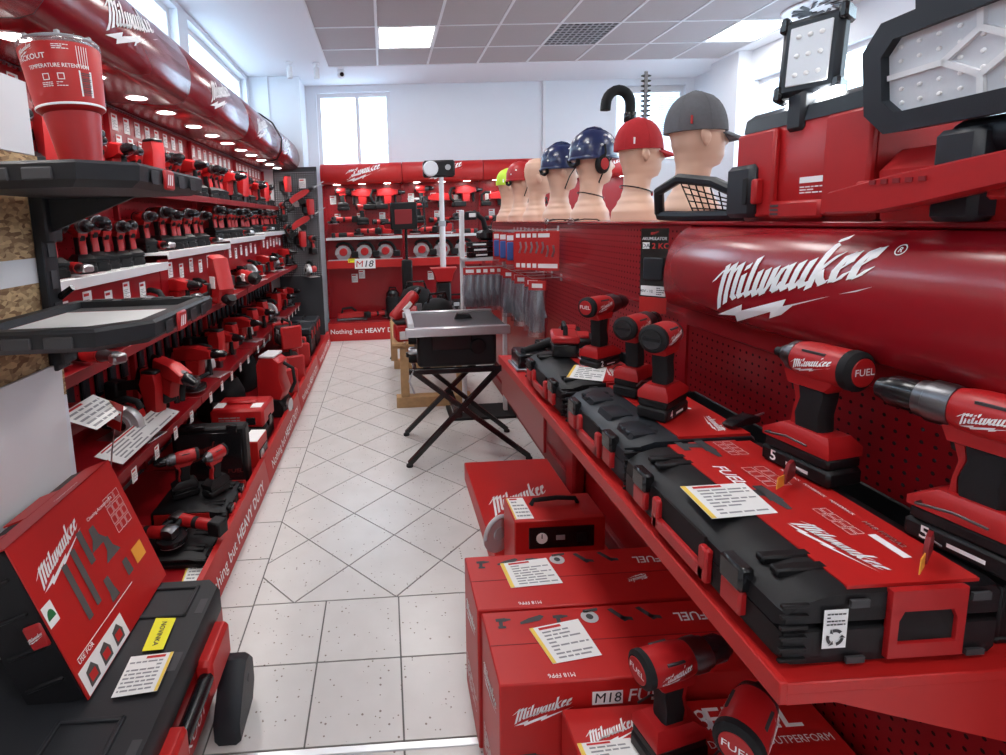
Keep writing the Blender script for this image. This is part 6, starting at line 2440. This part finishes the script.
# ================================================================== back wall display
BYP, BYF = 6.98, 6.66
bays = [(-.79, .25), (.255, 1.295), (1.30, 2.34), (2.345, 3.385)]
brack = thing('back_display', 'red steel wall display with lit header along the back wall', 'display rack')
HPRO = [(BYP + .02, 2.06), (BYF + .04, 2.05), (BYF + .008, 2.07), (BYF - .012, 2.12), (BYF - .016, 2.18), (BYF - .004, 2.24), (BYF + .03, 2.285), (BYF + .08, 2.305), (BYP + .02, 2.31)]


def on_back(z):
    pr = HPRO[1:-1]
    for (y0, z0), (y1, z1) in zip(pr, pr[1:]):
        if z0 <= z <= z1:
            return y0 + (y1 - y0) * (z - z0) / (z1 - z0)
    return BYF


bspot = spot_data.copy()
bspot.energy = SPOT_W * .7
for i, (x0, x1) in enumerate(bays):
    cx = (x0 + x1) / 2
    G().box(x0 + .002, x1 - .002, BYP, BYP + .02, .25, 2.06, .002).build('back_panel', 'red_paint', brack)
    G().box(x0 - .016, x0 + .016, BYP - .03, BYP + .02, .25, 2.05, .003).build('upright', 'red_gloss', brack)
    h_ = G().prism(HPRO, x0 + .002, x1 - .002, .003, axis='x').build('header', 'red_card', brack, smooth=50)
    g = G()
    add_logo(g, lambda a, b: Vector((cx + .03 + a, on_back(2.185 + b) - .003, 2.185 + b)), .46)
    g.build('logo_lettering', 'white_print', h_, smooth=0)
    for k in range(3):
        x = x0 + .19 + k * .33
        dl = G().at((x, BYF + .14, 2.050)).lathe([(.046, -.004), (.056, -.004), (.058, .002), (.046, .002), (.046, -.004)], 18, caps=False).build('downlight', 'white_paint', h_)
        G().at((x, BYF + .14, 2.049)).lathe([(.0, -.002), (.046, -.002)], 18, caps=False).build('lamp_disc', 'lamp_disc', dl)
        if i < 3:
            sp = bpy.data.objects.new('downlight_beam', bspot)
            COL.objects.link(sp)
            sp.location = (x, BYF + .14, 2.03)
    kb = G().box(x0 + .001, x1 - .001, BYF, BYF + .02, 0, .235, .002).build('kick_board', 'red_card', brack)
    G().box(x0 + .001, x1 - .001, BYF + .02, BYP, .232, .25, .002).build('deck', 'red_paint', brack)
    if i < 2:
        word_row('kick_lettering', frame((cx, BYF - .002, .10), (1, 0, 0), (0, 0, 1)), SLOGAN, .062, 'white_print', kb)
    sh = thing('back_shelf', 'red fronted shelf carrying circular saws %s' % ['under the M18 sign', 'behind the light tower', 'behind the hook rail', 'at the far end behind the mannequins'][i], 'shelf', (cx, 0, 1.06))
    w = (x1 - x0) / 2 - .02
    G().box(-w, w, BYF + .06, BYP, -.016, 0, .002).build('deck', 'white_shelf', sh)
    G().box(-w, w, BYF + .045, BYF + .06, -.10, .004, .003).build('front_board', 'red_card', sh)
    s2 = thing('back_shelf', 'thin white shelf under the hanging tools %s' % ['of the left bay', 'behind the light tower', 'behind the hook rail', 'at the far end behind the mannequins'][i], 'shelf', (cx, 0, 1.36))
    G().box(-w, w, BYF + .10, BYP, -.012, 0, .002).build('deck', 'white_shelf', s2)
    G().box(-w, w, BYF + .095, BYF + .10, -.03, .003, .001).build('price_rail', 'white_shelf', s2)
g = G()
for x0, x1 in bays[:3]:
    xx = x0 + .04
    while xx < x1 - .03:
        zz = 1.42
        while zz < 2.03:
            g.add([(xx + .005 * math.cos(2 * PI * k / 5), BYP - .0008, zz + .005 * math.sin(2 * PI * k / 5)) for k in range(5)], [tuple(range(5))])
            zz += .05
        xx += .05
g.build('peg_holes', 'hole', brack, smooth=0, kind='stuff')
BN = ['in the left bay of the back wall', 'in the bay behind the light tower', 'in the bay behind the hook rail', 'in the last bay behind the mannequins']
rb = random.Random(9)
for i, (x0, x1) in enumerate(bays[:3]):
    for k in range(3):
        x = x0 + .24 + k * .28
        put('circ', (x, BYF + .17, 1.06), 180 + rb.uniform(-8, 8), 'on the shelf ' + BN[i], 'circular saws on the back shelves', 1.15)
        # hanging drills, handle down
        put(['hammer', 'drill', 'recip'][(k + i) % 3] if i else ['drill', 'hammer', 'hammer'][k], (x + .02, BYP - .09, 1.72), [0, 180, 10][k], 'hanging high ' + BN[i], 'tools hung on the back wall', 1.2)
    for k in range(3):
        x = x0 + .22 + k * .29
        put(['grinder', 'impact', 'ratchet'][(k + i) % 3], (x, BYP - .10, 1.52), rb.choice([0, 15, 180]), 'hanging low ' + BN[i], 'tools hung on the back wall', 1.15)
        put(['ratchet', 'grinder', 'jig'][(k + i) % 3], (x + .03, BYP - .14, 1.36), rb.choice([0, 180, 165]), 'on the thin white shelf ' + BN[i], 'tools on the thin white shelf', 1.1)
    for k in range(6):
        tag_p.place((x0 + .12 + (k % 3) * .30 + .05 * (k // 3), BYP - .003, 1.86 - .24 * (k // 3)), rad(-90), 'white price card on the red back wall panel', 'price cards on the back wall', sc=1.25)
    for k in range(2):
        tag_p.place((x0 + .36 + .10 * k, BYP - .003, .80 + .05 * k), rad(-90), 'white price card low on the red back wall panel', 'low price cards on the back wall', sc=1.3)
t = thing('range_sign', 'white sign reading M18 on the shelf front of the back wall', 'sign', (-.27, BYF + .042, 1.015))
G().box(-.135, .135, -.004, 0, -.065, .065, .002).build('plate', 'white_print', t, smooth=0)
g = G()
add_text(g, frame((0, -.0048, -.042), (1, 0, 0), (0, 0, 1)), '18', .085, .045, 0, 'c', .015, .2, 1.1)
g.build('numerals', 'ink', t, smooth=0)
g = G()
add_text(g, frame((0, -.0048, -.042), (1, 0, 0), (0, 0, 1)), 'M', .085, -.075, 0, 'c', .0, .1, 1.1)
g.build('letter', 'red_ink', t, smooth=0)
t = thing('yellow_tag', 'small yellow tag beside the M18 sign', 'price tag', (-.44, BYF + .042, 1.055))
G().box(-.05, .05, -.003, 0, -.02, .03).build('card', 'label_yellow', t, smooth=0)
g = G()
print_lines(g, frame((0, -.0036, 0), (1, 0, 0), (0, 0, 1)), -.04, .04, -.015, .025, 2, 4)
g.build('print', 'ink', t, smooth=0)
# on the deck of the left bay
put('grinder', (-.10, BYF + .14, .252), 20, 'on the deck of the left back bay', None, 1.1)
t = thing('planer', 'red and black electric planer on the deck of the left back bay', 'power tool', (-.48, BYF + .14, .252), rad(5))
G().box(-.20, .20, -.05, .05, 0, .035, .006).build('sole', 'dark_steel', t)
G().prism([(-.19, .035), (.19, .035), (.17, .10), (.05, .12), (-.10, .11), (-.19, .09)], -.045, .045, .012).build('housing', 'red_plastic', t)
G().tube([(-.13, 0, .10), (-.12, 0, .16), (.0, 0, .17), (.06, 0, .12)], .016, 8).build('handle', 'rubber', t)
for k in range(2):
    radio.place((.42 + .5 * k, BYF + .16, .252), rad(5), 'black jobsite radio with red bumpers on the back display deck', 'radios on the back deck')
t = thing('tall_vacuum', 'tall black cylinder vacuum on the back deck beside the planer', 'vacuum cleaner', (.08, BYF + .17, .252))
G().lathe([(.09, 0), (.10, .02), (.10, .26), (.085, .30)], 20).build('tank', 'black_plastic', t)
G().lathe([(.088, .30), (.09, .34), (.06, .38), (.02, .39)], 20).build('motor_head', 'gloss_black', t)
G().tube([(-.05, 0, .37), (-.04, 0, .42), (.04, 0, .42), (.05, 0, .37)], .010, 8).build('handle', 'rubber', t)

# ================================================================== middle of the room
# wooden pallet table
t = thing('pallet_table', 'raw wooden pallet table holding garden tools in the aisle', 'table', (0, 0, 0))
TZ = .56
for (x, y) in ((.125, 4.16), (.60, 4.16), (.055, 5.30), (.60, 5.30)):
    G().box(x - .035, x + .035, y - .045, y + .045, .09, TZ - .05, .004).build('post', 'wood', t)
for (y) in (4.16, 5.30):
    G().box(.05, .68, y - .05, y + .05, 0, .09, .004).build('runner', 'wood', t)
    G().box(.03, .68, y - .05, y + .05, TZ - .05, TZ - .022, .003).build('bearer', 'wood', t)
for k in range(6):
    x = .03 + k * .112
    G().box(x, x + .095, 4.08, 5.40, TZ - .022, TZ, .003).build('plank', 'wood', t)
# tools lying on it
put('blower', (.20, 4.62, TZ + .002), 80, 'lying on the wooden pallet table', None, 1.0)
put('circ', (.50, 4.80, TZ + .002), -100, 'on the wooden pallet table', None, 1.15)
t = thing('chainsaw', 'red and black cordless chainsaw on the wooden pallet table', 'garden tool', (.52, 5.16, TZ + .002), rad(70))
G().prism([(-.16, 0), (.10, 0), (.13, .05), (.10, .13), (-.02, .16), (-.14, .12)], -.05, .05, .014).build('body', 'red_plastic', t)
G().prism([(.11, .03), (.46, .04), (.48, .06), (.46, .085), (.11, .09)], -.004, .004, .001).build('bar', 'silver_paint', t)
G().tube([(-.06, 0, .15), (-.04, -.02, .23), (.05, -.02, .22), (.08, 0, .13)], .013, 8).build('front_handle', 'rubber', t)
G().tube([(-.14, 0, .10), (-.24, 0, .13), (-.26, 0, .06), (-.16, 0, .02)], .016, 8).build('rear_handle', 'rubber', t)
t = thing('red_canister', 'red sprayer canister tilted on the corner of the pallet table', 'sprayer', (.06, 4.24, TZ + .19), rad(25), ry=rad(48))
G().lathe([(.045, -.02), (.055, .0), (.055, .24), (.045, .27), (.02, .285)], 20).build('tank', 'red_plastic', t)
G().lathe([(.030, .28), (.032, .30), (.02, .33)], 16).build('cap', 'gloss_black', t)
G().box(-.02, .02, -.058, -.05, .08, .18, .003).build('label', 'white_print', t, smooth=0)
t = thing('red_base_tool', 'red box shaped pump standing on the corner of the pallet table', 'pump', (.13, 4.20, TZ + .001), rad(10))
G().box(-.08, .08, -.07, .07, 0, .15, .02).build('body', 'red_plastic', t)
G().box(-.083, .083, -.073, .073, .15, .175, .008).build('top_cap', 'black_plastic', t)
G().box(-.05, .04, -.078, -.068, .02, .09, .004).build('label', 'white_shelf', t)
bag.place((.44, 4.40, TZ + .001), rad(30), 'soft black tool bag on the wooden pallet table by the saw', sc=1.15)
bag.place((.30, 5.20, TZ + .001), rad(-10), 'soft black tool bag at the far end of the wooden pallet table', sc=1.2)

# tripod light with black head
t = thing('tripod_light', 'black jobsite light on a thin stand behind the pallet table', 'work light', (.24, 5.75, 0))
G().cyl((0, 0, .30), (0, 0, 1.50), .016, None, 12).build('pole', 'gloss_black', t)
for k in range(3):
    a = rad(90 + 120 * k)
    G().cyl((0, 0, .34), (.26 * math.cos(a), .26 * math.sin(a), .01), .012, None, 10).build('leg', 'gloss_black', t)
G().box(-.06, .06, -.04, .04, .70, 1.12, .014).build('battery_body', 'black_plastic', t)
G().box(-.17, .13, -.05, .04, 1.46, 1.76, .014).build('lamp_housing', 'black_plastic', t)
G().box(-.12, .07, -.055, -.048, 1.52, 1.68, .004).build('lamp_face', 'dark_red', t)
G().tube([(.12, 0, 1.76), (.20, 0, 1.80), (.22, 0, 1.50), (.13, 0, 1.46)], .012, 8).build('guard_bar', 'gloss_black', t)
# telescopic light tower
t = thing('light_tower', 'telescopic site light with a silver mast and black head on a red base', 'work light', (.65, 5.75, 0))
G().prism([(-.09, .86), (.09, .86), (.11, .95), (.15, 1.02), (-.15, 1.02), (-.11, .95)], -.08, .08, .014).build('base_housing', 'red_plastic', t)
G().box(-.08, .08, -.07, .07, .16, .86, .02).build('battery_column', 'black_plastic', t)
for k in range(3):
    a = rad(30 + 120 * k)
    G().cyl((0, 0, .30), (.30 * math.cos(a), .30 * math.sin(a), .012), .016, None, 10).build('leg', 'gloss_black', t)
G().cyl((0, 0, 1.0), (0, 0, 1.50), .034, None, 16).build('lower_mast', 'white_paint', t)
G().lathe([(.040, 1.48), (.042, 1.50), (.040, 1.54)], 16).build('mast_collar', 'tape', t)
G().cyl((0, 0, 1.52), (0, 0, 2.06), .028, None, 16).build('upper_mast', 'white_paint', t)
G().box(-.20, .15, -.06, .06, 2.02, 2.20, .02).build('lamp_head', 'black_plastic', t)
G().lathe([(.075, -.075), (.085, -.06), (.085, -.05)], 18, 'y', (-.12, 0, 2.11)).build('lamp_lens', 'lens', t)
G().lathe([(.03, -.07), (.032, -.055)], 14, 'y', (.07, 0, 2.12)).build('knob', 'tape', t)

# table saw on a folding stand
t = thing('table_saw', 'cordless table saw with silver fence rails on a black folding stand', 'table saw', (.42, 3.32, 0))
SZT = .90
G().box(-.30, .31, -.24, .24, SZT - .035, SZT, .004).build('table_top', 'dark_steel', t)
G().box(-.315, .325, -.295, -.255, SZT - .050, SZT + .004, .004).build('front_rail', 'alu', t)
G().box(-.315, .325, .255, .285, SZT - .030, SZT + .010, .004).build('rear_rail', 'alu', t)
G().box(-.30, -.262, -.27, .27, SZT + .0, SZT + .030, .003).build('rip_fence', 'silver_paint', t)
G().box(-.24, .26, -.20, .20, SZT - .27, SZT - .035, .016).build('saw_housing', 'black_plastic', t)
G().box(-.15, .10, -.207, -.198, SZT - .16, SZT - .06, .004).build('control_panel', 'gloss_black', t)
G().lathe([(.045, -.225), (.05, -.215), (.05, -.205)], 18, 'y', (.14, 0, SZT - .14)).build('height_wheel', 'gloss_black', t)
for k, z in enumerate((SZT - .10, SZT - .17, SZT - .23)):
    G().lathe([(.02, -.05), (.025, -.04), (.025, .0)], 12, 'x', (-.245, -.16 + .02 * k, z)).build('clamp_knob', 'steel' if k == 1 else 'rubber', t)
G().tube([(-.27, -.22, SZT - .27), (-.30, -.24, SZT - .34), (-.27, -.24, SZT - .42)], .006, 6).build('power_lead', 'tape', t)
G().prism([(.02, SZT), (.14, SZT), (.12, SZT + .03), (.04, SZT + .035)], -.02, .02, .004).build('blade_guard', 'gloss_black', t)
zf = SZT - .27
for y in (-.21, .21):
    G().box(-.30, .31, y - .018, y + .018, zf - .035, zf, .004).build('stand_beam', 'gloss_black', t)
    G().bar((-.27, y, zf - .02), (.46 if y < 0 else .42, y * 1.05, .02), .030, .030).build('stand_leg', 'gloss_black', t)
    G().bar((.27, y, zf - .02), (-.315, y * 1.15, .02), .030, .030).build('stand_leg', 'gloss_black', t)
    for x, q in ((.46 if y < 0 else .42, 1.05), (-.315, 1.15)):
        G().lathe([(.022, 0), (.022, .012), (.012, .02)], 12, c=(x, y * q, 0)).build('foot', 'rubber', t)
for x in (-.26, .27):
    G().bar((x, -.21, zf - .02), (x, .21, zf - .02), .024, .024).build('cross_bar', 'gloss_black', t)
G().box(-.02, .03, -.23, .23, .30, .33, .004).build('hinge_bar', 'gloss_black', t)

# free standing hook rail with gloves and saw bars
t = thing('hook_rail', 'white steel hook stand with a grey shelf and hanging gloves', 'stand', (.575, 3.92, 0))
G().box(0, .035, -.02, .02, 0, 1.62, .004).build('post', 'white_paint', t)
G().box(.33, .36, -.02, .02, 0, 1.40, .004).build('post', 'white_paint', t)
G().box(.0, .36, -.10, .02, 1.235, 1.26, .003).build('shelf', 'silver_paint', t)
G().cyl((.03, -.105, 1.19), (.34, -.105, 1.19), .007, None, 8).build('rail', 'steel', t)
for x in (.04, .33):
    G().bar((x, -.02, 1.19), (x, -.105, 1.19), .008, .008).build('rail_arm', 'steel', t)
G().box(-.12, .40, -.14, .16, 0, .02, .004).build('foot_plate', 'rubber', t)
for k in range(3):
    t = thing('saw_bar_cover', 'black bar cover with white stripes lying on the grey stand shelf', 'bar cover', (.745, 3.87, 1.262 + .040 * k), rad(20 - 12 * k), 'stacked bar covers on the stand')
    G().prism([(-.13, 0), (.10, 0), (.14, .018), (.10, .036), (-.13, .036)], -.03, .03, .006).build('sleeve', 'gloss_black', t)
    G().box(-.08, .02, -.0315, -.029, .012, .024).build('stripe', 'white_print', t, smooth=0)
t = thing('string_trimmer', 'black string trimmer heads clustered on the hook stand', 'garden tool', (.78, 3.93, 1.385))
G().lathe([(.05, 0), (.075, .02), (.075, .06), (.05, .08)], 18).build('spool', 'gloss_black', t)
G().tube([(0, 0, .07), (-.02, .0, .16), (-.10, -.02, .22)], .02, 10).build('neck', 'rubber', t)
G().lathe([(.0, .1), (.045, .1), (.05, .12), (.045, .16), (.0, .17)], 16, c=(-.12, -.02, .06)).build('motor', 'black_plastic', t)
G().box(-.14, -.09, -.075, -.068, .18, .21, .002).build('label', 'white_print', t, smooth=0)

# small things on the far part of the red shelf
c4 = make_case('tool_case', .30, .24, .09, 'flat black tool case at the far shelf end under the hanging gloves', end_grip=False)
c4.location = (.83, 2.24, SZ)
t = thing('laser_mount', 'black clamp bracket with silver edges on the shelf beside the far cases', 'bracket', (.615, 2.22, SZ))
G().box(-.05, .10, -.07, .07, 0, .075, .01).build('body', 'gloss_black', t)
G().box(-.062, .11, -.085, -.070, .0, .012, .002).build('front_edge', 'steel', t)
G().box(-.062, -.050, -.085, .08, .0, .012, .002).build('side_edge', 'steel', t)
G().cyl((-.02, -.03, .075), (.16, .05, .10), .018, None, 12).build('arm', 'rubber', t)
for k in range(2):
    t = thing('battery_charger', 'black battery charger on the far case under the hanging gloves', 'charger', (.85, 2.17 + .15 * k, SZ + .091), rad(70), 'chargers on the far case')
    G().box(-.07, .07, -.05, .05, 0, .05, .008).build('body', 'black_plastic', t)
    G().box(-.05, .05, -.03, .03, .05, .062, .003).build('slot_plate', 'red_plastic', t)
